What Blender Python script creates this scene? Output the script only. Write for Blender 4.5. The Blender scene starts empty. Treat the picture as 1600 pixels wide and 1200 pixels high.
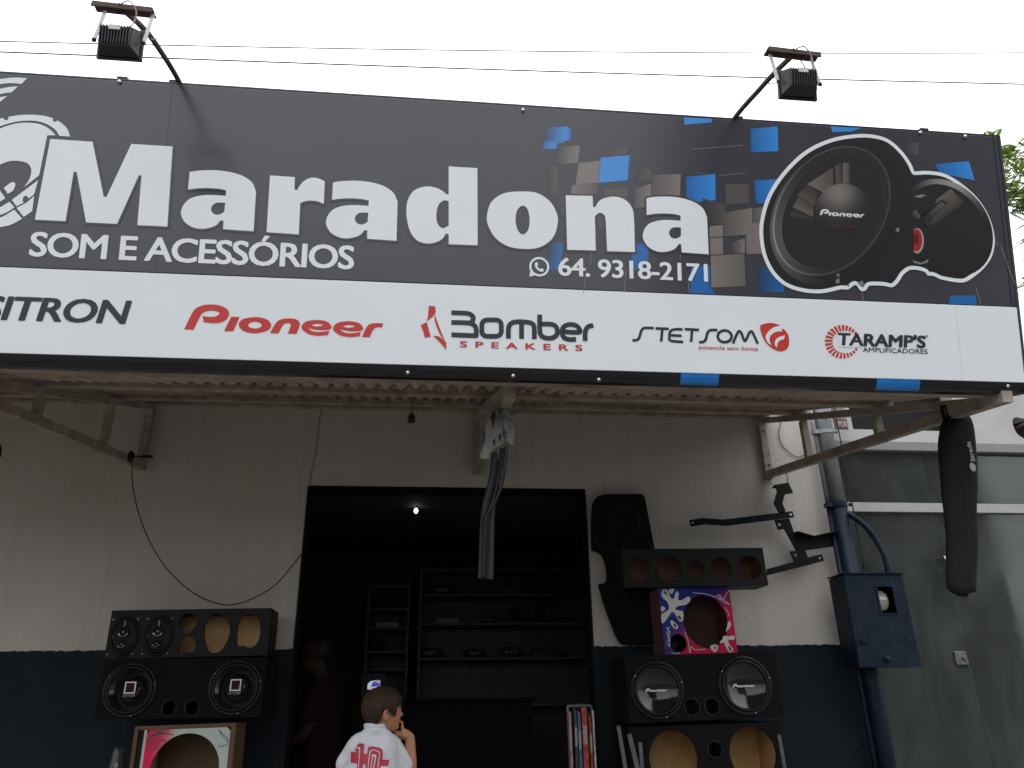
import bpy, bmesh, math, random
from mathutils import Vector, Matrix, noise
from mathutils.geometry import tessellate_polygon
from mathutils.bvhtree import BVHTree
R = math.radians
rnd = random.Random(7)
scene = bpy.context.scene
col = scene.collection

# ---------------------------------------------------------------- camera
F, PITCH, YAW, ROLL = 1200.0, R(23.07), R(6.34), R(-0.96)      # focal length in pixels of the 1600 px photograph
CAM = Vector((0, 0, 1.45))
_f = Vector((math.sin(YAW)*math.cos(PITCH), math.cos(YAW)*math.cos(PITCH), math.sin(PITCH)))
_r0 = Vector((math.cos(YAW), -math.sin(YAW), 0)); _u0 = _r0.cross(_f)
_r = _r0*math.cos(ROLL) + _u0*math.sin(ROLL); _u = _u0*math.cos(ROLL) - _r0*math.sin(ROLL)
cd = bpy.data.cameras.new('camera'); cam = bpy.data.objects.new('camera', cd); col.objects.link(cam)
cd.sensor_fit = 'HORIZONTAL'; cd.sensor_width = 36; cd.lens = 36*F/1600; cd.clip_start = .05; cd.clip_end = 2000
m3 = Matrix((_r, _u, -_f)).transposed()
cam.matrix_world = Matrix.Translation(CAM) @ m3.to_4x4()
scene.camera = cam
# ---------------------------------------------------------------- sky, sun, exposure
SUN_EL, SUN_AZ = R(62), R(200)
w = bpy.data.worlds.new('World'); scene.world = w; w.use_nodes = True
nt = w.node_tree; nt.nodes.clear()
sky = nt.nodes.new('ShaderNodeTexSky'); sky.sky_type = 'NISHITA'; sky.sun_disc = False
sky.sun_elevation = SUN_EL; sky.sun_rotation = SUN_AZ; sky.air_density = 1; sky.dust_density = 4; sky.ozone_density = 1
hs = nt.nodes.new('ShaderNodeHueSaturation'); hs.inputs['Saturation'].default_value = .12
mx = nt.nodes.new('ShaderNodeMix'); mx.data_type = 'RGBA'; mx.inputs[0].default_value = .85
tcw = nt.nodes.new('ShaderNodeTexCoord'); sxyz = nt.nodes.new('ShaderNodeSeparateXYZ'); nt.links.new(tcw.outputs['Generated'], sxyz.inputs[0])
mr_ = nt.nodes.new('ShaderNodeMapRange'); mr_.inputs[3].default_value = 1/3; nt.links.new(sxyz.outputs['Z'], mr_.inputs[0])   # overcast sky: brightest overhead, a third of that at the horizon
vm = nt.nodes.new('ShaderNodeVectorMath'); vm.operation = 'SCALE'; vm.inputs[0].default_value = (26, 26.6, 27.4); nt.links.new(mr_.outputs[0], vm.inputs['Scale']); nt.links.new(vm.outputs[0], mx.inputs[7])
bg = nt.nodes.new('ShaderNodeBackground'); bg.inputs[1].default_value = .1
wo = nt.nodes.new('ShaderNodeOutputWorld')
nt.links.new(sky.outputs[0], hs.inputs['Color']); nt.links.new(hs.outputs[0], mx.inputs[6])
nt.links.new(mx.outputs[2], bg.inputs[0]); nt.links.new(bg.outputs[0], wo.inputs[0])
sd = bpy.data.lights.new('sun', 'SUN'); sd.energy = .5; sd.angle = R(35); sd.color = (1, .97, .92)
so = bpy.data.objects.new('sun', sd); col.objects.link(so); so.location = (0, -5, 12)
sdir = Vector((math.sin(SUN_AZ)*math.cos(SUN_EL), math.cos(SUN_AZ)*math.cos(SUN_EL), math.sin(SUN_EL)))
so.rotation_euler = (-sdir).to_track_quat('-Z', 'Y').to_euler()
vs = scene.view_settings; vs.view_transform = 'Standard'; vs.look = 'None'; vs.exposure = 0.25; vs.gamma = 1; vs.use_curve_mapping = False

# ---------------------------------------------------------------- measuring helpers
def ray(px, py): return _f + _r*((px-800)/F) - _u*((py-600)/F)
def at(px, py, Y):
    d = ray(px, py); return CAM + d*(Y/d.y)
def onX(px, py, X):
    d = ray(px, py); return CAM + d*(X/d.x)
D = 5.2                                                            # shop front plane
FL = .3                                                            # raised pavement and shop floor
TILT = R(13); SY, SZ, SH, SR, SL = 2.78, 2.711, 1.14, 2.522, -4.25 # sign: foot line, height, right and left ends
S0 = Vector((0, SY, SZ)); SU = Vector((0, -math.sin(TILT), math.cos(TILT))); SN = Vector((0, -math.cos(TILT), -math.sin(TILT)))
class Frame:
    def __init__(s, o, eu, ev, en=None):
        s.o, s.u, s.v = Vector(o), Vector(eu).normalized(), Vector(ev).normalized()
        s.n = Vector(en).normalized() if en else s.u.cross(s.v).normalized()
    def __call__(s, a, b, c=0): return s.o + s.u*a + s.v*b + s.n*c
    def px(s, px, py):
        d = ray(px, py); k = (s.o-CAM).dot(s.n)/d.dot(s.n); p = CAM + d*k - s.o
        return (p.dot(s.u), p.dot(s.v))
SG = Frame(S0, (1, 0, 0), SU, SN)
def wallframe(Y, x=0, z=0): return Frame((x, Y, z), (1, 0, 0), (0, 0, 1), (0, -1, 0))

# ---------------------------------------------------------------- mesh helpers: everything returns (verts, faces)
def J(*ms):
    V, Fc = [], []
    for v, f in ms:
        n = len(V); V += list(v); Fc += [tuple(i+n for i in q) for q in f]
    return V, Fc
BOXF = [(0,3,2,1),(4,5,6,7),(0,1,5,4),(1,2,6,5),(2,3,7,6),(3,0,4,7)]
def box(x0, x1, y0, y1, z0, z1):
    return [Vector(p) for p in ((x0,y0,z0),(x1,y0,z0),(x1,y1,z0),(x0,y1,z0),(x0,y0,z1),(x1,y0,z1),(x1,y1,z1),(x0,y1,z1))], list(BOXF)
def fbox(fr, a0, a1, b0, b1, c0, c1):
    v = [fr(a,b,c) for a,b,c in ((a0,b0,c0),(a1,b0,c0),(a1,b1,c0),(a0,b1,c0),(a0,b0,c1),(a1,b0,c1),(a1,b1,c1),(a0,b1,c1))]
    return v, list(BOXF)
def beam(p, q, wd, ht, up=(0,0,1)):
    p, q = Vector(p), Vector(q); d = (q-p).normalized(); s = d.cross(Vector(up)).normalized(); t = s.cross(d)
    v = [b + s*(i*wd/2) + t*(j*ht/2) for b in (p, q) for i, j in ((-1,-1),(1,-1),(1,1),(-1,1))]
    return v, [(0,1,2,3),(7,6,5,4),(0,4,5,1),(1,5,6,2),(2,6,7,3),(3,7,4,0)]
def poly2(outer, holes, fr, c):
    loops = [outer]+list(holes)
    tri = tessellate_polygon([[Vector((a,b,0)) for a,b in l] for l in loops])
    P = [p for l in loops for p in l]; V = [fr(a,b,c) for a,b in P]; Fc = []
    flip = fr.u.cross(fr.v).dot(fr.n) < 0
    for i,j,k in tri:
        ar = (P[j][0]-P[i][0])*(P[k][1]-P[i][1]) - (P[k][0]-P[i][0])*(P[j][1]-P[i][1])
        if abs(ar) < 1e-12: continue
        Fc.append((i,j,k) if (ar > 0) != flip else (k,j,i))
    return V, Fc
def prism(outer, holes, fr, c0, c1):
    a, b = poly2(outer, holes, fr, c1), poly2(outer, holes, fr, c0)
    V = a[0]+b[0]; n = len(a[0]); Fc = list(a[1]) + [tuple(reversed([i+n for i in f])) for f in b[1]]
    k = 0
    for li, l in enumerate([outer]+list(holes)):
        s = sum(l[i][0]*l[(i+1)%len(l)][1]-l[(i+1)%len(l)][0]*l[i][1] for i in range(len(l)))
        for i in range(len(l)):
            p, q = k+i, k+(i+1)%len(l); f = (p, p+n, q+n, q)
            ccw = (s > 0) != (fr.u.cross(fr.v).dot(fr.n) < 0)
            Fc.append(f if ccw == (li == 0) else tuple(reversed(f)))
        k += len(l)
    return V, Fc
def ell(cx, cy, rx, ry=None, n=32, rot=0, j=0):
    ry = rx if ry is None else ry; o = []
    for i in range(n):
        a = 2*math.pi*i/n; k = 1+rnd.uniform(-j, j); x, y = rx*math.cos(a)*k, ry*math.sin(a)*k
        o.append((cx+x*math.cos(rot)-y*math.sin(rot), cy+x*math.sin(rot)+y*math.cos(rot)))
    return o
def smooth(pts, n=5):
    """closed outline: (x, y) is a curve point, (x, y, 1) a corner"""
    N = len(pts); out = []
    for i in range(N):
        a, b = pts[i], pts[(i+1) % N]; ca, cb = len(a) > 2, len(b) > 2
        A, B = Vector(a[:2]), Vector(b[:2]); out.append((A.x, A.y))
        if ca and cb: continue
        p, q = Vector(pts[i-1][:2]), Vector(pts[(i+2) % N][:2])
        ta = (B-A)*.8 if ca else (B-p)*.5; tb = (B-A)*.8 if cb else (q-A)*.5
        L = (B-A).length
        for t_ in (ta, tb):
            if t_.length > 1.2*L: t_ *= 1.2*L/t_.length
        for k in range(1, n):
            t = k/n; h1 = 2*t**3-3*t*t+1; h2 = t**3-2*t*t+t; h3 = -2*t**3+3*t*t; h4 = t**3-t*t
            r = A*h1+ta*h2+B*h3+tb*h4; out.append((r.x, r.y))
    return out
def lathe(prof, fr, n=32, sx=1, sy=1):
    """profile of (radius, out along the frame's normal)"""
    V, Fc = [], []; m = len(prof)
    for i in range(n):
        a = 2*math.pi*i/n
        for r, h in prof: V.append(fr(r*math.cos(a)*sx, r*math.sin(a)*sy, h))
    flip = fr.u.cross(fr.v).dot(fr.n) < 0
    for i in range(n):
        for k in range(m-1):
            q = (i*m+k, ((i+1)%n)*m+k, ((i+1)%n)*m+k+1, i*m+k+1)
            Fc.append(tuple(reversed(q)) if flip else q)
    return V, Fc
def tube(path, r, n=8, cap=True):
    P = [Vector(p) for p in path]; V, Fc = [], []; s = None
    rr = r if isinstance(r, (list, tuple)) else [r]*len(P)
    for i, p in enumerate(P):
        d = (P[min(i+1, len(P)-1)]-P[max(i-1, 0)]).normalized()
        if s is None: s = d.cross(Vector((0,0,1)) if abs(d.z) < .9 else Vector((0,1,0))).normalized()
        s = (s - d*s.dot(d)).normalized(); t = d.cross(s)
        for k in range(n):
            a = 2*math.pi*k/n; V.append(p+(s*math.cos(a)+t*math.sin(a))*rr[i])
    for i in range(len(P)-1):
        for k in range(n): Fc.append((i*n+k, i*n+(k+1)%n, (i+1)*n+(k+1)%n, (i+1)*n+k))
    if cap: Fc += [tuple(reversed(range(n))), tuple(range((len(P)-1)*n, len(P)*n))]
    return V, Fc
def spline(pts, n=8):
    P = [Vector(p) for p in pts]; out = []
    for i in range(len(P)-1):
        a, b = P[i], P[i+1]; ta = (b-P[max(i-1,0)])*.5; tb = (P[min(i+2,len(P)-1)]-a)*.5
        for k in range(n):
            t = k/n; out.append(a*(2*t**3-3*t*t+1)+ta*(t**3-2*t*t+t)+b*(3*t*t-2*t**3)+tb*(t**3-t*t))
    return out+[P[-1]]
def ribbon(pts, wd, fr, c, closed=False):
    P = [Vector((p[0], p[1])) for p in pts]; N = len(P); V, Fc = [], []
    for i in range(N):
        a = P[i-1] if (i or closed) else None; b = P[(i+1)%N] if (i < N-1 or closed) else None
        d1 = (P[i]-a).normalized() if a is not None else None; d2 = (b-P[i]).normalized() if b is not None else None
        d = ((d1 or d2)+(d2 or d1)); d = d.normalized() if d.length > 1e-6 else (d1 or d2)
        nn = Vector((-d.y, d.x)); k = 1/max(.45, nn.dot(Vector((-(d1 or d2).y, (d1 or d2).x))))
        for s in (1, -1):
            q = P[i]+nn*(s*wd/2*k); V.append(fr(q.x, q.y, c))
    flip = fr.u.cross(fr.v).dot(fr.n) < 0
    for i in range(N if closed else N-1):
        j = (i+1) % N; q = (2*i+1, 2*j+1, 2*j, 2*i); Fc.append(tuple(reversed(q)) if flip else q)
    return V, Fc
def ball(c, rx, ry=None, rz=None, n=16, m=10, rot=None):
    ry = rx if ry is None else ry; rz = rx if rz is None else rz; V, Fc = [], []
    for j in range(m+1):
        th = math.pi*j/m
        for i in range(n):
            a = 2*math.pi*i/n; p = Vector((rx*math.sin(th)*math.cos(a), ry*math.sin(th)*math.sin(a), rz*math.cos(th)))
            V.append(Vector(c)+(rot @ p if rot else p))
    for j in range(m):
        for i in range(n): Fc.append((j*n+i, (j+1)*n+i, (j+1)*n+(i+1)%n, j*n+(i+1)%n))
    return V, Fc

# ---------------------------------------------------------------- object helpers
def build(name, m, mat, parent=None, sm=False, bevel=0, cols=None, kind=None):
    V, Fc = m; base = BASE.get(parent, Vector()) if parent else Vector()
    me = bpy.data.meshes.new(name); me.from_pydata([Vector(v)-base for v in V], [], Fc); me.update()
    if sm:
        for p in me.polygons: p.use_smooth = True
    if mat: me.materials.append(mat)
    if cols:
        at_ = me.color_attributes.new('Col', 'FLOAT_COLOR', 'POINT')
        for i, c in enumerate(cols): at_.data[i].color = (*c[:3], 1)
    o = bpy.data.objects.new(name, me); col.objects.link(o)
    if parent: o.parent = parent; BASE[o] = base
    if bevel:
        b = o.modifiers.new('bevel', 'BEVEL'); b.width = bevel; b.segments = 2; b.limit_method = 'ANGLE'; b.angle_limit = R(50)
    if kind: o['kind'] = kind
    return o
BASE = {}
def thing(name, label, cat, loc, group=None):
    o = bpy.data.objects.new(name, None); col.objects.link(o); o.location = loc; o.empty_display_size = .1
    o['label'] = label; o['category'] = cat; BASE[o] = Vector(loc)
    if group: o['group'] = group
    return o
def tag(o, label, cat, group=None):
    o['label'] = label; o['category'] = cat
    if group: o['group'] = group
    return o

# ---------------------------------------------------------------- materials
MATS = {}
def mat(name, c, rough=.6, metal=0, spec=.4, var=.12, vs_=6, bump=0, bs=40, emit=0, dirt=None, coat=0):
    if name in MATS: return MATS[name]
    m = bpy.data.materials.new(name); m.use_nodes = True; MATS[name] = m
    n = m.node_tree.nodes; l = m.node_tree.links; b = n['Principled BSDF']
    b.inputs['Roughness'].default_value = rough; b.inputs['Metallic'].default_value = metal
    b.inputs['Specular IOR Level'].default_value = spec; b.inputs['Coat Weight'].default_value = coat
    tc = n.new('ShaderNodeTexCoord')
    nz = n.new('ShaderNodeTexNoise'); nz.inputs['Scale'].default_value = vs_; nz.inputs['Detail'].default_value = 6; nz.inputs['Roughness'].default_value = .65
    l.new(tc.outputs['Object'], nz.inputs['Vector'])
    rp = n.new('ShaderNodeValToRGB'); rp.color_ramp.elements[0].position = .3; rp.color_ramp.elements[1].position = .72
    rp.color_ramp.elements[0].color = (*[x*(1-var) for x in c], 1); rp.color_ramp.elements[1].color = (*[min(1, x*(1+var)) for x in c], 1)
    if dirt: rp.color_ramp.elements[0].color = (*dirt, 1)
    l.new(nz.outputs['Fac'], rp.inputs[0]); l.new(rp.outputs[0], b.inputs['Base Color'])
    mr = n.new('ShaderNodeMapRange'); mr.inputs[3].default_value = max(.02, rough-.08); mr.inputs[4].default_value = min(1, rough+.08)
    l.new(nz.outputs['Fac'], mr.inputs[0]); l.new(mr.outputs[0], b.inputs['Roughness'])
    if bump:
        n2 = n.new('ShaderNodeTexNoise'); n2.inputs['Scale'].default_value = bs; n2.inputs['Detail'].default_value = 4
        l.new(tc.outputs['Object'], n2.inputs['Vector'])
        bp = n.new('ShaderNodeBump'); bp.inputs['Strength'].default_value = bump; bp.inputs['Distance'].default_value = .01
        l.new(n2.outputs['Fac'], bp.inputs['Height']); l.new(bp.outputs[0], b.inputs['Normal'])
    if emit:
        b.inputs['Emission Color'].default_value = (*c, 1); b.inputs['Emission Strength'].default_value = emit
    return m
def printmat(name, rough=.3, emit=0):
    m = bpy.data.materials.new(name); m.use_nodes = True; n = m.node_tree.nodes; b = n['Principled BSDF']
    a = n.new('ShaderNodeVertexColor'); a.layer_name = 'Col'; m.node_tree.links.new(a.outputs[0], b.inputs['Base Color'])
    b.inputs['Roughness'].default_value = rough; b.inputs['Specular IOR Level'].default_value = .6 if name == 'sign_print' else .15
    if emit:
        m.node_tree.links.new(a.outputs[0], b.inputs['Emission Color']); b.inputs['Emission Strength'].default_value = emit
    return m
SIGNR = .2
M_panel = mat('sign_vinyl_dark', (.050,.050,.062), SIGNR, spec=.65, var=.06, vs_=1.3, bump=.05, bs=1.6)
M_white = mat('sign_vinyl_white', (.77,.81,.845), .3, var=.025, vs_=1.3, bump=.05, bs=1.6)
M_letter = mat('letter_white', (.79,.82,.85), .3, var=.02)
M_red = mat('logo_red', (.55,.045,.04), .35, var=.04)
M_charcoal = mat('logo_charcoal', (.032,.036,.042), .35, var=.04)
M_trim = mat('trim_black', (.018,.018,.021), .3, var=.2, vs_=3)
M_print = printmat('sign_print', SIGNR)
M_screw = mat('screw_steel', (.55,.55,.55), .35, 1)
M_roof = mat('roof_sheet', (.44,.385,.33), .75, var=.25, vs_=3, bump=.15, bs=30, dirt=(.28,.225,.18))
M_steel = mat('bracket_paint', (.36,.32,.28), .55, var=.2, vs_=9, dirt=(.2,.16,.13))
M_black = mat('black_plastic', (.009,.009,.010), .55, spec=.2, var=.2)
M_carpet = mat('black_carpet', (.010,.010,.0115), .95, spec=.08, var=.3, vs_=60, bump=.5, bs=350)
M_rubber = mat('speaker_rubber', (.007,.007,.008), .45, spec=.25, var=.2)
M_cone = mat('speaker_cone', (.010,.010,.012), .14, var=.2, coat=.4)
M_mdf = mat('raw_mdf', (.52,.31,.13), .8, var=.16, vs_=8, bump=.1, bs=120)
M_ply = mat('raw_pine', (.66,.44,.20), .75, var=.18, vs_=10, bump=.1, bs=90)
M_chrome = mat('chrome', (.4,.4,.42), .3, 1, var=.1)
M_logo = mat('logo_silver', (.75,.75,.78), .4, var=.03)
M_hitch = mat('black_steel', (.008,.008,.009), .6, spec=.12, var=.3, vs_=15, bump=.1)
M_galv = mat('galvanised_pipe', (.22,.235,.25), .42, .45, var=.35, vs_=5)
M_blue = mat('blue_enamel', (.008,.0165,.030), .45, spec=.15, var=.45, vs_=11, bump=.12, bs=35)
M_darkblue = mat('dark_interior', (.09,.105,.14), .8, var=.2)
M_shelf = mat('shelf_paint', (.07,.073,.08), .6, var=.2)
M_item = mat('dark_product', (.022,.022,.025), .3, var=.3)
M_alu = mat('aluminium', (.09,.095,.095), .5, .3, var=.4, vs_=40)
M_rust = mat('rusty_steel', (.055,.03,.022), .75, var=.5, vs_=25, bump=.2)
M_lamp = mat('lamp_housing', (.018,.018,.02), .45, var=.2)
M_wire = mat('wire_black', (.012,.012,.012), .6)
M_wire2 = mat('wire_pale', (.25,.22,.18), .6)
M_concrete = mat('pavement_concrete', (.20,.18,.155), .9, spec=.1, var=.3, vs_=2, bump=.3, bs=25)
M_asphalt = mat('asphalt', (.05,.049,.047), .9, spec=.2, var=.3, vs_=3, bump=.4, bs=120)
M_glasslamp = mat('lamp_glass', (.25,.26,.27), .1)
M_paper = mat('sticker', (.6,.6,.58), .6)

def wall_material():
    m = bpy.data.materials.new('shop_plaster'); m.use_nodes = True; n = m.node_tree.nodes; l = m.node_tree.links; b = n['Principled BSDF']
    tc = n.new('ShaderNodeTexCoord'); sp = n.new('ShaderNodeSeparateXYZ'); l.new(tc.outputs['Object'], sp.inputs[0])
    ed = n.new('ShaderNodeTexNoise'); ed.inputs['Scale'].default_value = 22; ed.inputs['Detail'].default_value = 5; l.new(tc.outputs['Object'], ed.inputs['Vector'])
    e2 = n.new('ShaderNodeMath'); e2.operation = 'MULTIPLY_ADD'; e2.inputs[1].default_value = .028; l.new(ed.outputs['Fac'], e2.inputs[0]); l.new(sp.outputs['Z'], e2.inputs[2])
    th = n.new('ShaderNodeMath'); th.operation = 'GREATER_THAN'; th.inputs[1].default_value = 1.83-FL+.014; l.new(e2.outputs[0], th.inputs[0])
    def nz(scale, c0, c1, p0=.3, p1=.7, det=8):
        t = n.new('ShaderNodeTexNoise'); t.inputs['Scale'].default_value = scale; t.inputs['Detail'].default_value = det; t.inputs['Roughness'].default_value = .7
        l.new(tc.outputs['Object'], t.inputs['Vector']); r = n.new('ShaderNodeValToRGB'); r.color_ramp.elements[0].position = p0; r.color_ramp.elements[1].position = p1
        r.color_ramp.elements[0].color = (*c0,1); r.color_ramp.elements[1].color = (*c1,1); l.new(t.outputs['Fac'], r.inputs[0]); return r.outputs[0]
    up = nz(1.6, (.475,.445,.41), (.525,.50,.47)); lo = nz(4, (.006,.010,.014), (.0105,.017,.0235))
    st = nz(1.1, (.93,.91,.885), (1,1,1), .28, .5)
    mu = n.new('ShaderNodeMix'); mu.data_type = 'RGBA'; mu.blend_type = 'MULTIPLY'; mu.inputs[0].default_value = 1; l.new(up, mu.inputs[6]); l.new(st, mu.inputs[7])
    mp = n.new('ShaderNodeMapping'); mp.inputs['Scale'].default_value = (5, 1, .35); l.new(tc.outputs['Object'], mp.inputs[0])
    dr_ = n.new('ShaderNodeTexNoise'); dr_.inputs['Scale'].default_value = 2.2; dr_.inputs['Detail'].default_value = 7; l.new(mp.outputs[0], dr_.inputs['Vector'])
    rr_ = n.new('ShaderNodeValToRGB'); rr_.color_ramp.elements[0].position = .30; rr_.color_ramp.elements[1].position = .47; rr_.color_ramp.elements[0].color = (.925,.91,.89,1); rr_.color_ramp.elements[1].color = (1,1,1,1); l.new(dr_.outputs['Fac'], rr_.inputs[0])
    m2 = n.new('ShaderNodeMix'); m2.data_type = 'RGBA'; m2.blend_type = 'MULTIPLY'; m2.inputs[0].default_value = 1; l.new(mu.outputs[2], m2.inputs[6]); l.new(rr_.outputs[0], m2.inputs[7]); mu = m2
    sc_ = n.new('ShaderNodeTexNoise'); sc_.inputs['Scale'].default_value = 14; sc_.inputs['Detail'].default_value = 10; sc_.inputs['Roughness'].default_value = .8; l.new(tc.outputs['Object'], sc_.inputs['Vector'])
    rs_ = n.new('ShaderNodeValToRGB'); rs_.color_ramp.elements[0].position = .62; rs_.color_ramp.elements[1].position = .74; rs_.color_ramp.elements[0].color = (0,0,0,1); rs_.color_ramp.elements[1].color = (.5,.5,.5,1); l.new(sc_.outputs['Fac'], rs_.inputs[0])
    m3_ = n.new('ShaderNodeMix'); m3_.data_type = 'RGBA'; l.new(rs_.outputs[0], m3_.inputs[0]); l.new(lo, m3_.inputs[6]); m3_.inputs[7].default_value = (.03,.04,.05,1); lo = m3_.outputs[2]
    mi = n.new('ShaderNodeMix'); mi.data_type = 'RGBA'; l.new(th.outputs[0], mi.inputs[0]); l.new(lo, mi.inputs[6]); l.new(mu.outputs[2], mi.inputs[7])
    l.new(mi.outputs[2], b.inputs['Base Color'])
    ro = n.new('ShaderNodeMix'); ro.inputs[2].default_value = .7; ro.inputs[3].default_value = .9; l.new(th.outputs[0], ro.inputs[0]); l.new(ro.outputs[0], b.inputs['Roughness']); b.inputs['Specular IOR Level'].default_value = .15
    t2 = n.new('ShaderNodeTexNoise'); t2.inputs['Scale'].default_value = 45; t2.inputs['Detail'].default_value = 6; l.new(tc.outputs['Object'], t2.inputs['Vector'])
    bp = n.new('ShaderNodeBump'); bp.inputs['Strength'].default_value = .35; bp.inputs['Distance'].default_value = .012
    l.new(t2.outputs['Fac'], bp.inputs['Height']); l.new(bp.outputs[0], b.inputs['Normal'])
    return m
M_wall = wall_material()

# ---------------------------------------------------------------- text helpers (built-in font only)
def text(body, fr, a0, a1, b0, h, c, bold=0.0, shear=0, space=1, capref='H', rot=False):
    def mk(s):
        cu = bpy.data.curves.new('t', 'FONT'); cu.body = s; cu.size = 1; cu.shear = shear; cu.space_character = space; cu.resolution_u = 4
        o = bpy.data.objects.new('t', cu); col.objects.link(o); dg = bpy.context.evaluated_depsgraph_get(); dg.update()
        me = bpy.data.meshes.new_from_object(o.evaluated_get(dg)); V = [v.co.copy() for v in me.vertices]; Fc = [tuple(p.vertices) for p in me.polygons]
        bpy.data.objects.remove(o); bpy.data.curves.remove(cu); bpy.data.meshes.remove(me); return V, Fc
    B_, bold = bold, 0.0
    V, Fc = mk(body); Vc, _ = mk(capref)
    if B_:                                                     # heavier strokes: shifted copies a hair apart
        V0, F0 = V, Fc; V, Fc = [], []
        for i, (dx, dy) in enumerate(((0,0),(1,0),(-1,0),(0,.7),(0,-.7),(.75,.55),(-.75,.55),(.75,-.55),(-.75,-.55))):
            n0 = len(V); V += [Vector((v.x+dx*B_, v.y+dy*B_, i)) for v in V0]; Fc += [tuple(k+n0 for k in f) for f in F0]
    xs = [v.x for v in V]; x0, x1 = min(xs), max(xs); y0, y1 = min(v.y for v in Vc), max(v.y for v in Vc)
    out = []
    for v in V:
        a = (v.x-x0)/(x1-x0)*(a1-a0); b = (v.y-y0)/(y1-y0)*h
        cc_ = c+v.z*.00003
        out.append(fr(a0-b, b0+a, cc_) if rot else fr(a0+a, b0+b, cc_))
    if not rot and fr.u.cross(fr.v).dot(fr.n) < 0: Fc = [tuple(reversed(f)) for f in Fc]
    return out, Fc
def pxl(fr, pts, sc=1, ox=0, oy=0):
    """points read off an enlargement of the photograph -> frame coordinates (corner flags kept)"""
    return [(*fr.px(ox+p[0]/sc, oy+p[1]/sc), *p[2:]) for p in pts]
LOGO = {  # the slanted wordmark, traced letter by letter
 'P': ([(85,234,1),(130,140),(165,85),(220,58),(290,51),(360,63),(405,90),(414,120),(400,155),(360,180),(300,188),(228,180,1),(220,135,1),(260,142),(310,140),(343,122),(335,105),(290,96),(240,103),(210,125),(185,170),(153,237,1)], []),
 'i': ([(430,141,1),(492,144,1),(445,247,1),(378,246,1)], []),
 'o': ([(608,144),(690,160),(724,200),(700,240),(605,262),(520,245),(486,200),(515,160)], [[(610,177),(645,188),(655,205),(640,222),(600,228),(565,218),(555,203),(570,186)]]),
 'n': ([(716,262,1),(750,200),(785,165),(850,154),(910,162),(935,190),(925,230),(908,267,1),(845,265,1),(862,225),(868,200),(852,188),(825,190),(805,210),(778,263,1)], []),
 'e': ([(1152,245,1),(1142,274,1),(1070,281),(1000,268),(953,235),(950,205),(985,175),(1065,165),(1135,178),(1167,212),(1158,232),(1100,240),(1030,232),(995,220,1),(1020,244),(1070,254)], [[(1020,202),(1060,192),(1105,200),(1090,210),(1050,212)]]),
 'r': ([(1390,290,1),(1420,225),(1450,195),(1500,188),(1548,191,1),(1538,220,1),(1500,219),(1475,235),(1448,291,1)], []),
}
LOGO['f'] = ([(p[0]+232, p[1]+9, *p[2:]) for p in LOGO['e'][0]], [[(p[0]+232, p[1]+9) for p in LOGO['e'][1][0]]])
def wordmark_uv():
    g = []
    for k in 'Pionefr':
        o, hs_ = LOGO[k]; g.append((smooth(pxl(SG, o, 4.706, 270, 465)), [smooth(pxl(SG, h, 4.706, 270, 465)) for h in hs_]))
    return g
def wordmark(fr, a0, a1, b, c, mirror=False):
    g = wordmark_uv(); xs = [p[0] for o, h in g for p in o]; ys = [p[1] for o, h in g for p in o]
    x0, x1, y0 = min(xs), max(xs), min(ys); k = (a1-a0)/(x1-x0); ms = []
    for o, h in g:
        T = lambda L: [(a0+(p[0]-x0)*k, b+(p[1]-y0)*k) for p in L]
        ms.append(poly2(T(o), [T(x) for x in h], fr, c))
    return J(*ms)

# ================================================================ ground
o = build('street', ([Vector(p) for p in ((-300,-300,0),(300,-300,0),(300,1.2,0),(-300,1.2,0))], [(0,1,2,3)]), M_asphalt, kind='structure')
o = build('pavement', box(-60, 60, 1.2, D-.002, -.2, FL), M_concrete, kind='structure', bevel=.02)
o = build('ground', ([Vector(p) for p in ((-300,1.2,-.05),(300,1.2,-.05),(300,400,-.05),(-300,400,-.05))], [(0,1,2,3)]), M_concrete, kind='structure')

# ================================================================ shop building
dx0, dx1, dz = -.834, 1.087, 2.885
WX0, WX1, WT = -5.5, 2.96, 4.3
shop = thing('shop_building', 'rendered shop front with pale wall, dark blue lower band and wide dark doorway', 'building', (0, D, FL))
fr = wallframe(D)
outer = [(WX0,FL),(dx0,FL),(dx0,dz),(dx1,dz),(dx1,FL),(WX1,FL),(WX1,WT),(WX0,WT)]
build('front_wall', prism(outer, [], fr, -.16, 0), M_wall, shop)
RY = 9.2
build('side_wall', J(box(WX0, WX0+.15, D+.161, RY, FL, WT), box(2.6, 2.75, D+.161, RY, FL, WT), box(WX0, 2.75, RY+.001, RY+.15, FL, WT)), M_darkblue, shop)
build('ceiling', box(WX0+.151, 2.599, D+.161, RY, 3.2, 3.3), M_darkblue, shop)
build('roof', box(WX0, 2.75, D+.161, RY+.15, WT-.1, WT-.002), M_roof, shop)
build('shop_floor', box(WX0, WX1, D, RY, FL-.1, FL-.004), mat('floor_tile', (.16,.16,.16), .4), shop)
build('door_jamb', J(box(dx0+.0005, dx0+.012, D-.004, D+.17, FL, dz-.001), box(dx1-.012, dx1-.0005, D-.004, D+.17, FL, dz-.001), box(dx0+.013, dx1-.013, D-.004, D+.17, dz-.012, dz-.0005)), mat('jamb_dark', (.008,.008,.01), .6, spec=.15), shop)

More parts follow.
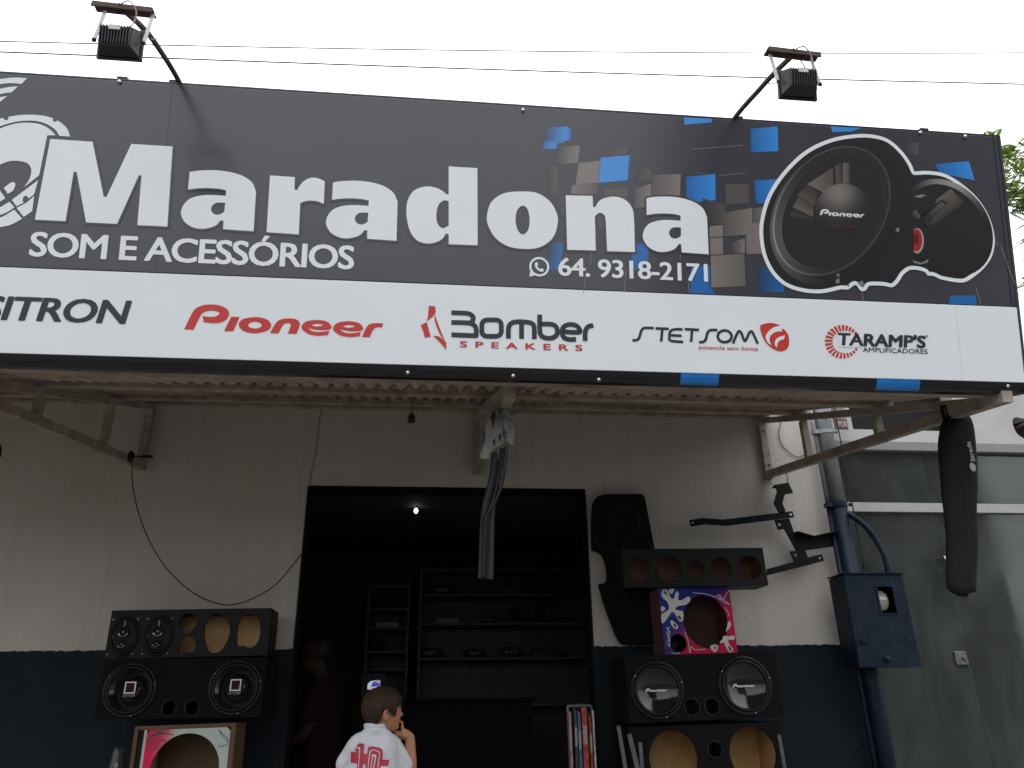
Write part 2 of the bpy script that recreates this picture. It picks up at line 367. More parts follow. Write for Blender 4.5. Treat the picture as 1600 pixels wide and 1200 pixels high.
# ================================================================ awning: sheets on purlins on three triangular brackets
def roofz(Y): return 3.48-(D-Y)*.33
aw = thing('awning', 'brown corrugated sheet awning sloping out from the shop wall to the sign', 'awning', (0, D, 3.4))
Y0, Y1 = 2.83, D-.004
x = SL; k = 0
while x < SR-.05:
    wd = min(.62, SR-.01-x); n = max(4, int(wd/.0095)); V, Fc = [], []
    dz_ = .004 if k % 2 else 0
    for i in range(n+1):
        xx = x + wd*i/n
        zz = .015*math.sin(2*math.pi*(xx-SL)/.076)
        for Y in (Y0, Y1):
            z = roofz(Y)+.012+zz+dz_+(.004*math.sin(xx*3+Y)); V += [Vector((xx, Y, z)), Vector((xx, Y, z+.003))]
    for i in range(n):
        a, b = 4*i, 4*(i+1)
        Fc += [(a, a+2, b+2, b), (a+1, b+1, b+3, a+3), (a, b, b+1, a+1), (a+2, a+3, b+3, b+2)]
    Fc += [(0,1,3,2), (4*n,4*n+2,4*n+3,4*n+1)]
    build('roof_sheet', (V, Fc), M_roof, aw, sm=True); x += .585; k += 1
for Y in (2.9, 3.7, 4.62, 5.17):
    z = roofz(Y)-.0165
    build('purlin', beam((SL, Y, z), (SR-.01, Y, z), .04, .025), M_steel, aw)
for X in (-4.2, -1.935, .32, 2.44):
    zt = lambda Y: roofz(Y)-.05
    zl = lambda Y: 3.0-(D-Y)*.144
    p, q = Vector((X, D-.03, zt(D-.03))), Vector((X, 2.95, zt(2.95)))
    br = build('bracket', beam(p, q, .05, .04, (0,0,1)), M_steel, aw)
    build('lower_chord', beam((X, D-.055, zl(D)), (X, 2.8 if X > 2 else 2.95, zl(2.8 if X > 2 else 2.95)), .048, .05), M_steel, br)
    build('wall_plate', beam((X, D-.027, 2.97), (X, D-.027, 3.40), .05, .052, (0,1,0)), M_steel, br)
    for Y in (4.55, 3.75): build('strut', beam((X, Y, zl(Y)+.027), (X, Y, zt(Y)-.027), .04, .04, (0,1,0)), M_steel, br)
    for z in (3.07, 3.33): build('bolt', ball((X+.005, D-.056, z), .012, n=8, m=6), M_steel, br)

# ================================================================ sign
sign = thing('shop_sign', 'long dark grey shop sign with white lettering above a white logo strip', 'sign', (0, SY, SZ))
STRIP = .335
build('dark_panel', fbox(SG, SL, SR, STRIP+.0005, SH, -.07, 0), M_panel, sign, bevel=.004)
build('logo_strip', fbox(SG, SL, SR, .0005, STRIP-.0005, -.07, .001), M_white, sign, bevel=.002)
# folded lower edge
V = []
prof = [(0,0),(-.018,-.004),(-.036,-.012),(-.045,-.022),(-.047,-.07),(0,-.07)]
for a in (SL, SR): V += [SG(a, b, c) for b, c in prof]
n = len(prof); Fc = [(i, (i+1)%n, n+(i+1)%n, n+i) for i in range(n)]+[tuple(reversed(range(n))), tuple(range(n, 2*n))]
build('lower_trim', (V, Fc), M_trim, sign)
build('end_trim', fbox(SG, SR+.0005, SR+.012, -.045, SH+.004, -.075, .002), M_panel, sign)
build('end_trim', fbox(SG, SL-.012, SL-.0005, -.045, SH+.004, -.075, .006), M_trim, sign)
build('inner_edge_line', fbox(SG, SR-.024, SR-.021, STRIP+.002, SH-.004, .0003, .0016), M_trim, sign)
build('top_trim', fbox(SG, SL, SR, SH+.0005, SH+.006, -.075, .0005), M_panel, sign)
for px, py in ((188,121),(817,173),(1437,207),(1507,214),(802,587),(1576,603),(637,582),(936,593)):
    a, b = SG.px(px, py); build('screw', ball(SG(a, min(b, SH-.01) if b > 0 else b, .004 if b > 0 else -.006), .0085, n=10, m=6), M_screw, sign, sm=True)
for px in (188, 270, 1153, 1440):
    a, b = SG.px(px, 140); build('clip', fbox(SG, a-.02, a+.02, SH+.0105, SH+.02, -.04, -.005), M_trim, sign)
build('panel_seam', fbox(SG, -1.09, -1.089, STRIP+.002, SH-.004, .0002, .0006), mat('seam_dark', (.03,.03,.033), .3), sign)
build('panel_seam', fbox(SG, 2.235, 2.236, .002, STRIP-.004, .0012, .0016), mat('seam_grey', (.45,.47,.48), .4), sign)
for X in (-4.2, -1.935, .32, 2.44): build('back_post', beam(SG(X, -.04, -.1), SG(X, SH-.02, -.1), .05, .05, (1,0,0)), M_steel, sign)

# printed cubes: blue and brown tiles with their own printed shading
def quad(pts, c0, c1=None, c=.0004, sc=4, ox=800, oy=160):
    """pts in enlargement px (tl, tr, br, bl); c0 left colour, c1 right colour"""
    PV, PC = [], []; c1 = c1 or c0
    for i, p in enumerate(pxl(SG, pts, sc, ox, oy)):
        b = min(SH-.002, max(p[1], STRIP+.003)) if p[1] > .2 else p[1]
        PV.append(SG(p[0], b, c)); PC.append(c1 if i in (1, 2) else c0)
    flip = SG.u.cross(SG.v).dot(SG.n) < 0
    build('printed_tile', (PV, [(0, 1, 2, 3) if flip else (3, 2, 1, 0)]), M_print, sign, cols=PC)
BL, BL2, BL3 = (.045,.27,.72), (.018,.14,.42), (.03,.05,.085)
BR, BR2, BR3 = (.22,.188,.178), (.10,.088,.085), (.05,.048,.053)
A4 = [
 ([(205,160),(345,150),(328,245),(195,290)], BL3, BL), ([(345,150),(372,178),(365,235),(330,243)], BL, BL2), ([(205,240),(282,250),(275,290),(190,290)], BL2, BL),
 ([(555,345),(732,330),(720,487),(540,503)], BL, BL), ([(732,330),(745,345),(733,480),(720,487)], BL2, BL3),
 ([(1075,95),(1250,102),(1248,126),(1078,140)], BL, BL), ([(1088,465),(1270,448),(1272,612),(1092,628)], BL2, BL),
 ([(1490,165),(1660,150),(1664,305),(1495,312)], BL2, BL), ([(1515,488),(1690,480),(1690,620),(1525,632)], BL2, BL),
 ([(235,878),(320,876),(300,1050),(205,1050)], BL3, BL2), ([(760,880),(855,880),(850,1025),(745,1000)], BL2, BL2), ([(750,1000),(850,1020),(895,1040),(760,1050)], BL2, BL3),
 ([(1120,1025),(1240,1022),(1235,1160),(1115,1170)], BL2, BL2), ([(1110,1165),(1240,1158),(1272,1200),(1112,1190)], BL2, BL2),
 ([(1535,1020),(1700,1020),(1700,1185),(1530,1190)], BL3, BL2),
 ([(290,275),(425,270),(410,378),(260,390)], BR3, BR), ([(605,285),(730,280),(700,325),(555,345)], BR3, BR2), ([(418,380),(550,365),(538,503),(395,515)], BR, BR),
 ([(215,400),(290,400),(275,578),(225,578)], BR3, BR2), ([(375,518),(537,505),(530,580),(368,585)], BR, BR2), ([(578,545),(720,530),(715,640),(575,620)], BR2, BR2),
 ([(770,540),(868,510),(865,650),(765,662)], BR2, BR), ([(875,455),(1055,448),(1048,600),(868,608)], BR2, BR), ([(790,410),(868,420),(868,490),(780,500)], BR3, BR2),
 ([(1335,510),(1480,515),(1478,628),(1335,638)], BR2, BR2), ([(1120,430),(1220,440),(1210,450),(1120,455)], BR3, BR2),
 ([(1235,775),(1318,765),(1318,838),(1230,845)], BR, BR), ([(1320,690),(1500,660),(1498,825),(1322,838)], BR2, BR), ([(1500,665),(1600,650),(1600,750),(1500,758)], BR2, BR),
 ([(1230,850),(1318,845),(1318,948),(1240,955)], BR, BR), ([(1360,880),(1455,850),(1455,940),(1370,945)], BR3, BR), ([(1460,760),(1560,752),(1565,945),(1465,948)], (.19,.165,.16), BR),
 ([(1242,960),(1450,945),(1460,1148),(1245,1158)], BR, (.14,.125,.115)), ([(270,590),(330,585),(330,720),(290,700)], BR3, BR2), ([(880,720),(1050,715),(1050,745),(880,755)], BR2, BR2), ([(530,700),(590,700),(580,830),(545,780)], BR2, BR3),
 ([(1190,600),(1330,640),(1330,760),(1230,765)], BR3, BR2)]
for i, (p, a, b) in enumerate(A4): quad(p, a, b, .0003+.00002*i)
A5 = [([(500,65),(680,72),(620,93),(512,98)], BL, BL), ([(1095,278),(1285,262),(1320,372),(1120,330)], BL2, BL), ([(1180,1025),(1325,1025),(1330,1083),(1170,1078)], BL2, BL2), ([(920,150),(1000,160),(1000,230),(930,230)], BR3, BR2)]
for i, (p, a, b) in enumerate(A5): quad(p, a, b, .0012+.00002*i, 3.636, 1160, 180)
lines = [((1120,295),(1440,270)),((1290,460),(1460,442)),((485,1025),(497,935)),((445,1195),(468,1030)),((700,1195),(713,1050)),((1050,980),(1050,900)),((1102,1190),(1104,1110))]
ms = [ribbon(pxl(SG, l, 4, 800, 160), .0022, SG, .0018) for l in lines]
ms += [ribbon(pxl(SG, l, 3.636, 1160, 180), .0025, SG, .0018) for l in (((1325,980),(1355,1083)),((1462,735),(1580,1055)),((1425,690),(1450,745)),((675,1000),(688,1058)))]
for m in ms: build('printed_line', m, mat('print_line', (.25,.24,.24), .3), sign)
# blue sections on the folded edge
for p0, p1 in ((1064,1124),(1370,1438)):
    a0, a1 = SG.px(p0, 590)[0], SG.px(p1, 595)[0]
    V = []; e = .0012
    for a in (a0, a1): V += [SG(a, b, c+e) for b, c in prof[:4]]
    build('blue_edge_print', (V, [(i, 4+i, 5+i, i+1) for i in range(3)]), mat('print_blue', (.02,.2,.6), .3), sign)

# big lettering, traced
def glyph(o, holes, sc, ox, oy): return smooth(pxl(SG, o, sc, ox, oy)), [smooth(pxl(SG, h, sc, ox, oy)) for h in holes]
G7, G6, G2 = (5.161,270,240), (2.857,560,240), (4,0,150)
gM = glyph([(316,270,1),(580,287,1),(650,632,1),(667,632,1),(822,301,1),(1080,317,1),(1047,817,1),(860,808,1),(886,498,1),(869,497,1),(733,800,1),(540,791,1),(481,477,1),(462,475,1),(411,783,1),(220,774,1)], [], *G2)
ga = glyph([(137,150,1),(200,140),(330,136),(450,148),(560,180),(640,235),(672,310,1),(652,628,1),(407,611,1),(411,542,1),(388,540,1),(340,585),(250,607),(170,598),(100,555),(68,490),(80,430),(125,375),(200,345),(300,335),(428,342,1),(432,298,1),(380,287),(300,280),(200,282),(124,292,1)],
   [[(424,400,1),(380,397),(340,405),(315,430),(310,455),(325,482),(355,495),(390,488),(416,472,1)]], *G7)
gr = glyph([(785,178,1),(985,191,1),(981,293,1),(1004,295,1),(1040,240),(1090,205),(1140,196),(1190,208),(1226,226,1),(1218,407,1),(1170,388),(1110,380),(1060,388),(1028,402,1),(1016,653,1),(757,635,1)], [], *G7)
gd = glyph([(403,58,1),(531,66,1),(532,410,1),(403,405,1),(403,360,1),(390,358,1),(370,385),(320,402),(265,390),(230,345),(215,275),(220,210),(250,165),(300,148),(345,153),(375,168),(393,183,1),(403,183,1)], [[(403,213,1),(380,211),(358,230),(348,270),(352,310),(370,332),(385,332),(403,322,1)]], *G6)
go = glyph([(735,170),(800,178),(855,215),(886,270),(888,320),(865,380),(810,418),(745,426),(670,415),(610,375),(577,315),(575,270),(595,215),(650,178)], [[(732,233),(755,250),(764,295),(758,340),(735,362),(712,345),(701,300),(708,255)]], *G6)
gn = glyph([(925,187,1),(1045,190,1),(1047,240,1),(1056,240,1),(1080,208),(1130,193),(1175,200),(1210,225),(1228,270),(1234,440,1),(1110,436,1),(1104,310),(1100,280),(1085,266),(1068,268),(1055,282,1),(1059,433,1),(932,430,1)], [], *G6)
def shift(g, da, db): return [(a+da, b+db) for a, b in g[0]], [[(a+da, b+db) for a, b in h] for h in g[1]]
aref = SG.px(270+652/5.161, 240+628/5.161)
def ashift(px, py):
    q = SG.px(px, py); return shift(ga, q[0]-aref[0], q[1]-aref[1])
letters = [gM, ga, gr, ashift(560+170/2.857, 240+390/2.857), gd, go, gn, ashift(560+1563/2.857, 240+450/2.857)]
for o_, h_ in letters:
    L = build('letter', poly2(o_, h_, SG, .0022), M_letter, sign)
    build('letter_outline', ribbon(o_, .016, SG, .002, True), M_panel, L)
def at_sg(px, py): return SG.px(px, py)
u0, v0 = at_sg(45,399); u1, v1 = at_sg(553,424)
H1 = at_sg(150,366)[1]-at_sg(150,405)[1]
build('subtitle', text('SOM E ACESSÓRIOS', SG, u0, u1, (v0+v1)/2+.004, .094, .0022, bold=.024, space=.93), M_letter, sign)
u0, v0 = at_sg(872,432); u1, v1 = at_sg(1106,438)
build('phone_number', text('64. 9318-2171', SG, u0, u1, (v0+v1)/2, .074, .0022, bold=.022, space=.95), M_letter, sign)
c_ = at_sg(842.5,417)
icon = J(ribbon(ell(*c_, .037, n=40), .009, SG, .0022, True),
  poly2(smooth([(c_[0]-.036,c_[1]-.012,1),(c_[0]-.041,c_[1]-.044,1),(c_[0]-.010,c_[1]-.036,1),(c_[0]-.022,c_[1]-.028)]), [], SG, .0024),
  poly2(smooth([(c_[0]+a*.001, c_[1]+b*.001) for a, b in ((-17,16),(-9,19),(-5,8),(-9,4),(-2,-6),(6,-10),(10,-6),(19,-12),(16,-19),(6,-21),(-8,-13),(-18,2))]), [], SG, .0024))
build('chat_icon', icon, M_letter, sign)
# emblem at the left, running on beyond the picture edge
E1 = [[(170,490,1),(137,526,1),(70,521),(0,528),(-120,560),(-260,640),(-380,760,1),(-420,735,1),(-290,600),(-140,520),(0,496),(90,486)],
      [(113,541,1),(75,578,1),(0,590),(-120,630),(-240,710),(-330,800,1),(-365,775,1),(-250,660),(-120,590),(0,557),(60,545)],
      [(47,601,1),(0,640,1),(-100,680),(-200,750),(-270,830,1),(-305,805,1),(-210,710),(-110,645),(0,610)],
      [(440,855,1),(372,850,1),(345,810),(290,775),(220,757),(140,757),(60,772),(-40,810),(-150,900),(-230,1020),(-260,1160),(-255,1300,1),(-310,1300,1),(-310,1150),(-280,1000),(-190,860),(-70,765),(40,735),(130,720),(220,719),(300,730),(370,760),(420,805)],
      [(350,847,1),(297,847,1),(246,1097,1),(150,1172,1),(185,1120),(197,1060),(170,1020),(100,1006),(40,1015),(-20,1045),(-80,1110),(-110,1190),(-110,1260,1),(-240,1300,1),(-240,1150),(-200,1010),(-120,890),(-20,815),(80,778),(160,768),(240,775),(300,800)],
      [(75,1250,1),(240,1127,1),(215,1215,1),(180,1240),(170,1225),(150,1230),(143,1255),(150,1268,1),(105,1290,1)],
      [(215,1225,1),(203,1320,1),(150,1357,1),(105,1300,1),(165,1268)],
      [(60,1262,1),(92,1297,1),(40,1330),(-20,1350),(-100,1350,1),(-100,1310,1),(-20,1305)],
      [(90,1312,1),(140,1368,1),(70,1405),(0,1420),(-100,1420),(-200,1380,1),(-180,1340,1),(-100,1375),(0,1362)],
      [(0,1190,1),(35,1240,1),(0,1262),(-40,1265,1)],
      [(25,1175,1),(75,1140),(97,1150),(85,1190),(50,1213,1)]]
ms = [poly2(smooth(pxl(SG, e, 4, 0, 0)), [], SG, .0015+.00002*i) for i, e in enumerate(E1)]
build('emblem', J(*ms), M_letter, sign)
ms = [poly2(ell(*SG.px(px/4, py/4), .0085, n=14), [], SG, .0019) for px, py in ((40,740),(345,750),(-120,830))]
for m in ms: build('emblem_notch', m, M_panel, sign)

# logo strip
W = .0022
g = wordmark_uv(); build('red_wordmark', J(*[poly2(o_, h_, SG, W) for o_, h_ in g]), M_red, sign)
u0, v0 = at_sg(-118,488); u1, v1 = at_sg(203.5,507); u1 = at_sg(204,500)[0]
build('charcoal_wordmark', text('POSITRON', SG, u0, u1, at_sg(180,505)[1], .088, W, bold=.028, shear=.16, space=.95), M_charcoal, sign)
B7 = (2.5, 620, 450)
def strokes(lst, wd, sc, c=W):
    ms = []
    for i, (pts, cl) in enumerate(lst):
        q = pxl(SG, pts, *sc)
        if len(q) > 2 and not cl:
            s = spline([(p[0], p[1], 0) for p in q], 6) if len(pts[0]) == 2 else [Vector((p[0], p[1], 0)) for p in q]
            q = [(p.x, p.y) for p in s]
        ms.append(ribbon([p[:2] for p in q], wd, SG, c+.00004*i, cl))
    return J(*ms)
def rrect(cx, cy, hw, hh, r):
    o = []
    for sx, sy, a0 in ((1,1,0),(-1,1,90),(-1,-1,180),(1,-1,270)):
        for k in range(6):
            a = R(a0+k*18); o.append((cx+sx*(hw-r)+r*math.cos(a), cy+sy*(hh-r)+r*math.sin(a)))
    return o
build('charcoal_rounded_wordmark', strokes([
  ([(213,97),(270,99),(290,105),(299,118),(293,132)],0), ([(213,135),(280,137),(302,146),(310,162),(310,190)],0), ([(213,183),(316,187)],0),
  (rrect(370,157,38,32,20),1), ([(436,198),(436,160),(443,142),(462,133),(500,133),(525,138),(536,152),(537,200)],0), ([(487,135),(487,199)],0),
  ([(558,104),(558,160),(563,185),(580,195),(604,196),(622,186),(627,168),(620,150),(602,142),(558,141)],0),
  ([(700,201),(672,201),(652,193),(645,172),(652,152),(672,143),(694,145),(710,156),(711,173),(650,171)],0), ([(735,207),(736,172),(745,153),(767,146)],0)], .0195, B7), M_charcoal, sign)
u0 = at_sg(718.5,538)[0]; u1 = at_sg(910,547)[0]
build('red_caption', text('SPEAKERS', SG, u0, u1, at_sg(800,545)[1], .024, W, bold=.03, space=1.9), M_red, sign)
ms = [poly2(smooth(pxl(SG, e, *B7)), [], SG, W+.00003*i) for i, e in enumerate((
  [(125,70,1),(150,72,1),(152,95,1),(140,112,1),(118,130,1),(123,100,1)], [(147,100,1),(163,145),(188,207,1),(168,180),(150,135)],
  [(93,146,1),(117,133,1),(132,190,1),(110,195,1),(103,170)], [(142,187,1),(165,190),(193,212,1),(193,243,1),(170,215)]))]
build('red_horn_mark', J(*ms), M_red, sign)
build('charcoal_thin_wordmark', strokes([
  ([(920,205),(938,203),(947,193),(954,170),(966,157),(1003,157)],0), ([(1010,158),(1062,160)],0), ([(1037,160),(1032,209)],0),
  ([(1116,162),(1085,162),(1068,170),(1064,190),(1070,206),(1118,211)],0), ([(1070,185),(1112,187)],0), ([(1124,161),(1180,164)],0), ([(1153,163),(1149,211)],0),
  ([(1180,212),(1198,210),(1207,198),(1213,176),(1225,165),(1252,165)],0), (ell(1280,189,27,23,28),1),
  ([(1312,217),(1328,180),(1337,169),(1346,178),(1355,203),(1363,203),(1376,176),(1385,170),(1394,184),(1409,218)],0)], .0112, B7), M_charcoal, sign)
u0 = at_sg(1092,547)[0]; u1 = at_sg(1184,547)[0]
build('red_slogan', text('potencia sem limite', SG, u0, u1, at_sg(1138,547)[1], .0165, W, bold=.006), M_red, sign)
sw = build('red_swirl', poly2(smooth(pxl(SG, [(1418,152),(1432,141),(1465,137),(1497,147),(1490,152),(1515,165),(1530,190),(1530,225),(1515,244),(1488,246),(1455,228),(1430,195)], *B7)), [], SG, W), M_red, sign)
ms = [poly2(smooth(pxl(SG, e, *B7)), [], SG, W+.0006+.00003*i) for i, e in enumerate((
  [(1500,147,1),(1470,155),(1447,175),(1440,196),(1450,215),(1462,224,1),(1455,205),(1460,185),(1480,172),(1505,170,1)],
  [(1516,186,1),(1492,192),(1478,205),(1476,222),(1484,234,1),(1486,218),(1496,205),(1510,202,1)]))]
build('swirl_gap', J(*ms), M_white, sw)
T8 = (4, 1200, 460); ms = []
for k in range(26):
    a0, a1 = 2*math.pi*k/26, 2*math.pi*(k+.62)/26
    if -.42 < math.sin(a0+.1) < .42 and math.cos(a0) > .3 and k % 26 < 3: pass
    ro = 108-10*math.cos(a0); ri = 62+16*max(0, math.cos(a0))+8
    pts = [(472+r*math.cos(a), 297+r*math.sin(a)*.97) for r, a in ((ri,a0),(ro,a0),(ro,a1),(ri,a1))]
    ms.append(poly2([p[:2] for p in pxl(SG, pts, *T8)], [], SG, W))
build('red_sunburst', J(*ms), M_red, sign)
u0, u1 = at_sg(1309,530)[0], at_sg(1446,530)[0]
build('charcoal_heavy_wordmark', text("TARAMP'S", SG, u0, u1, at_sg(1380,542)[1]+.002, .050, W+.0005, bold=.042, shear=.12, space=1.0), M_charcoal, sign)
build('sunburst_gap', poly2([SG.px(*p) for p in ((1307,521),(1346,523),(1346,543),(1311,542))], [], SG, W+.0002), M_white, sign)
u0, u1 = at_sg(1348,550)[0], at_sg(1449,551)[0]
build('charcoal_caption', text('AMPLIFICADORES', SG, u0, u1, at_sg(1398,551.5)[1], .0195, W, bold=.012), M_charcoal, sign)
a, b = at_sg(1446,528); build('registered_mark', text('®', SG, a, a+.012, b, .012, W), M_charcoal, sign)

# printed picture of two loudspeakers
Z5 = (3.636, 1160, 180)
out = smooth(pxl(SG, [(745,113),(830,140),(905,205),(955,275),(975,322,1),(1050,318),(1150,335),(1250,395),(1340,480),(1400,580),(1430,690),(1420,790),(1370,870),(1290,935),(1240,952),(1130,935),(1085,915),(1050,912,1),(1030,890),(960,878),(915,905),(885,950),(850,978),(800,970),(720,970),(700,995),(670,998),(640,965),(600,990),(560,990),(450,1012),(340,1005),(240,970),(165,900),(115,800),(95,680),(105,570),(150,440),(240,310),(360,200),(500,135),(640,110)], *Z5))
pic = build('speaker_picture', poly2(out, [], SG, .0026), M_letter, sign)
def shrink(pts, d):
    N = len(pts); o = []; ar = sum(pts[i][0]*pts[(i+1)%N][1]-pts[(i+1)%N][0]*pts[i][1] for i in range(N)); s = 1 if ar > 0 else -1
    for i in range(N):
        t = Vector((pts[(i+2)%N][0]-pts[i-2][0], pts[(i+2)%N][1]-pts[i-2][1])).normalized(); o.append((pts[i][0]-t.y*s*d, pts[i][1]+t.x*s*d))
    return o
PM = []; 
def pic_poly(pts, c, k, cols=None):
    m = poly2(pts, [], SG, .0028+.0001*k); PM.append((m, [c]*len(m[0]) if cols is None else cols))
pic_poly(shrink(out, .017), (.022,.022,.026), 0)
def z5(pts): return [p[:2] for p in pxl(SG, pts, *Z5)]
def zell(cx, cy, rx, ry, rot, n=48): return z5(ell(cx, cy, rx, ry, n, R(rot)))
def ring(cx, cy, rx, ry, rot, wd, cfun, k):
    o_, i_ = zell(cx, cy, rx, ry, rot), zell(cx, cy, rx-wd, ry-wd, rot); V = [SG(*p, .0028+.0001*k) for p in o_+i_]; n = 48
    flip = SG.u.cross(SG.v).dot(SG.n) < 0; Fc = []
    for i in range(n):
        q = (i, (i+1)%n, n+(i+1)%n, n+i); Fc.append(q if flip else tuple(reversed(q)))
    PM.append(((V, Fc), [cfun(2*math.pi*i/n) for i in range(n)]*2))
gl = lambda d, s: (lambda a: tuple(d+s*max(0, math.cos(a-R(215)))**3 for _ in range(3)))
ring(535,560,440,345,-53, 40, gl(.02,.09), 2)
ring(505,545,400,300,-55, 12, gl(.06,.2), 3)
ring(505,548,385,285,-55, 40, gl(.028,.07), 3)
e_ = zell(505,550,335,240,-55)
m = poly2(e_, [], SG, .0033); PM.append((m, [(.026,.025,.028)]*len(m[0])))
for q, c0 in (([(365,395),(510,300),(520,440),(500,460)], (.10,.085,.075)), ([(310,455),(365,400),(430,440),(405,520)], (.055,.045,.042)), ([(285,525),(315,465),(400,520),(400,580)], (.08,.068,.062)), ([(525,290),(560,275),(568,390),(530,400)], (.06,.052,.05)), ([(568,275),(605,268),(608,388),(570,390)], (.085,.075,.07)), ([(270,570),(290,535),(400,590),(400,600)], (.04,.035,.034))):
    m = poly2(z5(q), [], SG, .0035); PM.append((m, [tuple(x*(.9 if i in (1,2) else 1.8) for x in c0) for i in range(4)]))
# central cap with a soft printed highlight
V, Fc, Cc = [], [], []; n = 48; cc = (570, 560)
for r_ in range(9):
    for i in range(n):
        a = 2*math.pi*i/n; rr = r_/8; x_ = cc[0]+rr*165*math.cos(a); y_ = cc[1]+rr*170*math.sin(a)
        V.append(SG(*SG.px(Z5[1]+x_/3.636, Z5[2]+y_/3.636), .0038)); h = math.exp(-((x_-540)**2+(y_-440)**2)/9500.); Cc.append((.024+.2*h, .023+.175*h, .026+.16*h))
for r_ in range(8):
    for i in range(n): q = (r_*n+i, r_*n+(i+1)%n, (r_+1)*n+(i+1)%n, (r_+1)*n+i); Fc.append(q if r_ else q[1:] if False else q)
PM.append(((V, [tuple(reversed(f)) for f in Fc]), Cc))
# second speaker behind
ring(1160,640,300,235,52, 30, lambda a: tuple(.02+.28*max(0, math.cos(a-R(-95-35)))**6*k_ for k_ in (1,.92,.9)), 1)
for q, c0 in (([(1060,640),(1100,480),(1180,420),(1260,500)], (.075,.066,.06)), ([(1010,570),(1130,480),(1165,500),(1060,600)], (.012,.012,.013)), ([(1035,572),(1128,492),(1150,510),(1062,588)], (.06,.054,.05)), ([(955,560),(985,540),(1010,580),(990,598)], (.06,.06,.06)), ([(1000,590),(1060,560),(1070,640),(1040,640)], (.02,.02,.022))):
    m = poly2(z5(q), [], SG, .0034+.0001*len(PM)/20); PM.append((m, [tuple(x*(.6 if i in (0,3) else 1.8) for x in c0) for i in range(4)]))
for cx, cy, rx, ry, c0, k in ((990,715,38,72,(.36,.34,.34),8), (986,712,32,64,(.36,.025,.03),9), (984,705,16,34,(.17,.01,.015),10)):
    pts = [p for p in ell(cx, cy, rx, ry, 30) if p[0] >= 968]; pic_poly(z5(pts), c0, k)
for q, k in (([(968,465),(1010,452),(1045,455),(1010,472)], 6), ([(965,825),(1015,840),(1055,818),(1050,838),(1010,850),(970,840)], 6), ([(865,655),(880,638),(892,650),(880,668)], 9), ([(528,935),(550,930),(548,955),(530,958)], 9), ([(590,965),(605,958),(602,978)], 9), ([(650,955),(680,940),(690,970),(670,972)], 9), ([(530,905),(548,900),(545,925)], 7)):
    pic_poly(z5(q), (.22,.21,.21), k)
V, Fc, Cc = [], [], []
for m, c_s in PM:
    n = len(V); V += m[0]; Fc += [tuple(i+n for i in f) for f in m[1]]; Cc += c_s
build('speaker_artwork', (V, Fc), M_print, pic, cols=Cc)
a0 = SG.px(Z5[1]+437/3.636, Z5[2]+575/3.636); a1 = SG.px(Z5[1]+690/3.636, Z5[2]+580/3.636)
build('small_wordmark', wordmark(SG, a0[0], a1[0], a1[1]-.004, .0042), M_logo, pic)
a0 = SG.px(Z5[1]+490/3.636, Z5[2]+632/3.636); a1 = SG.px(Z5[1]+637/3.636, Z5[2]+632/3.636)
build('script_caption', text('Champion series', SG, a0[0], a1[0], a0[1], .012, .0042, shear=.3), mat('dark_red', (.16,.015,.02), .4), pic)

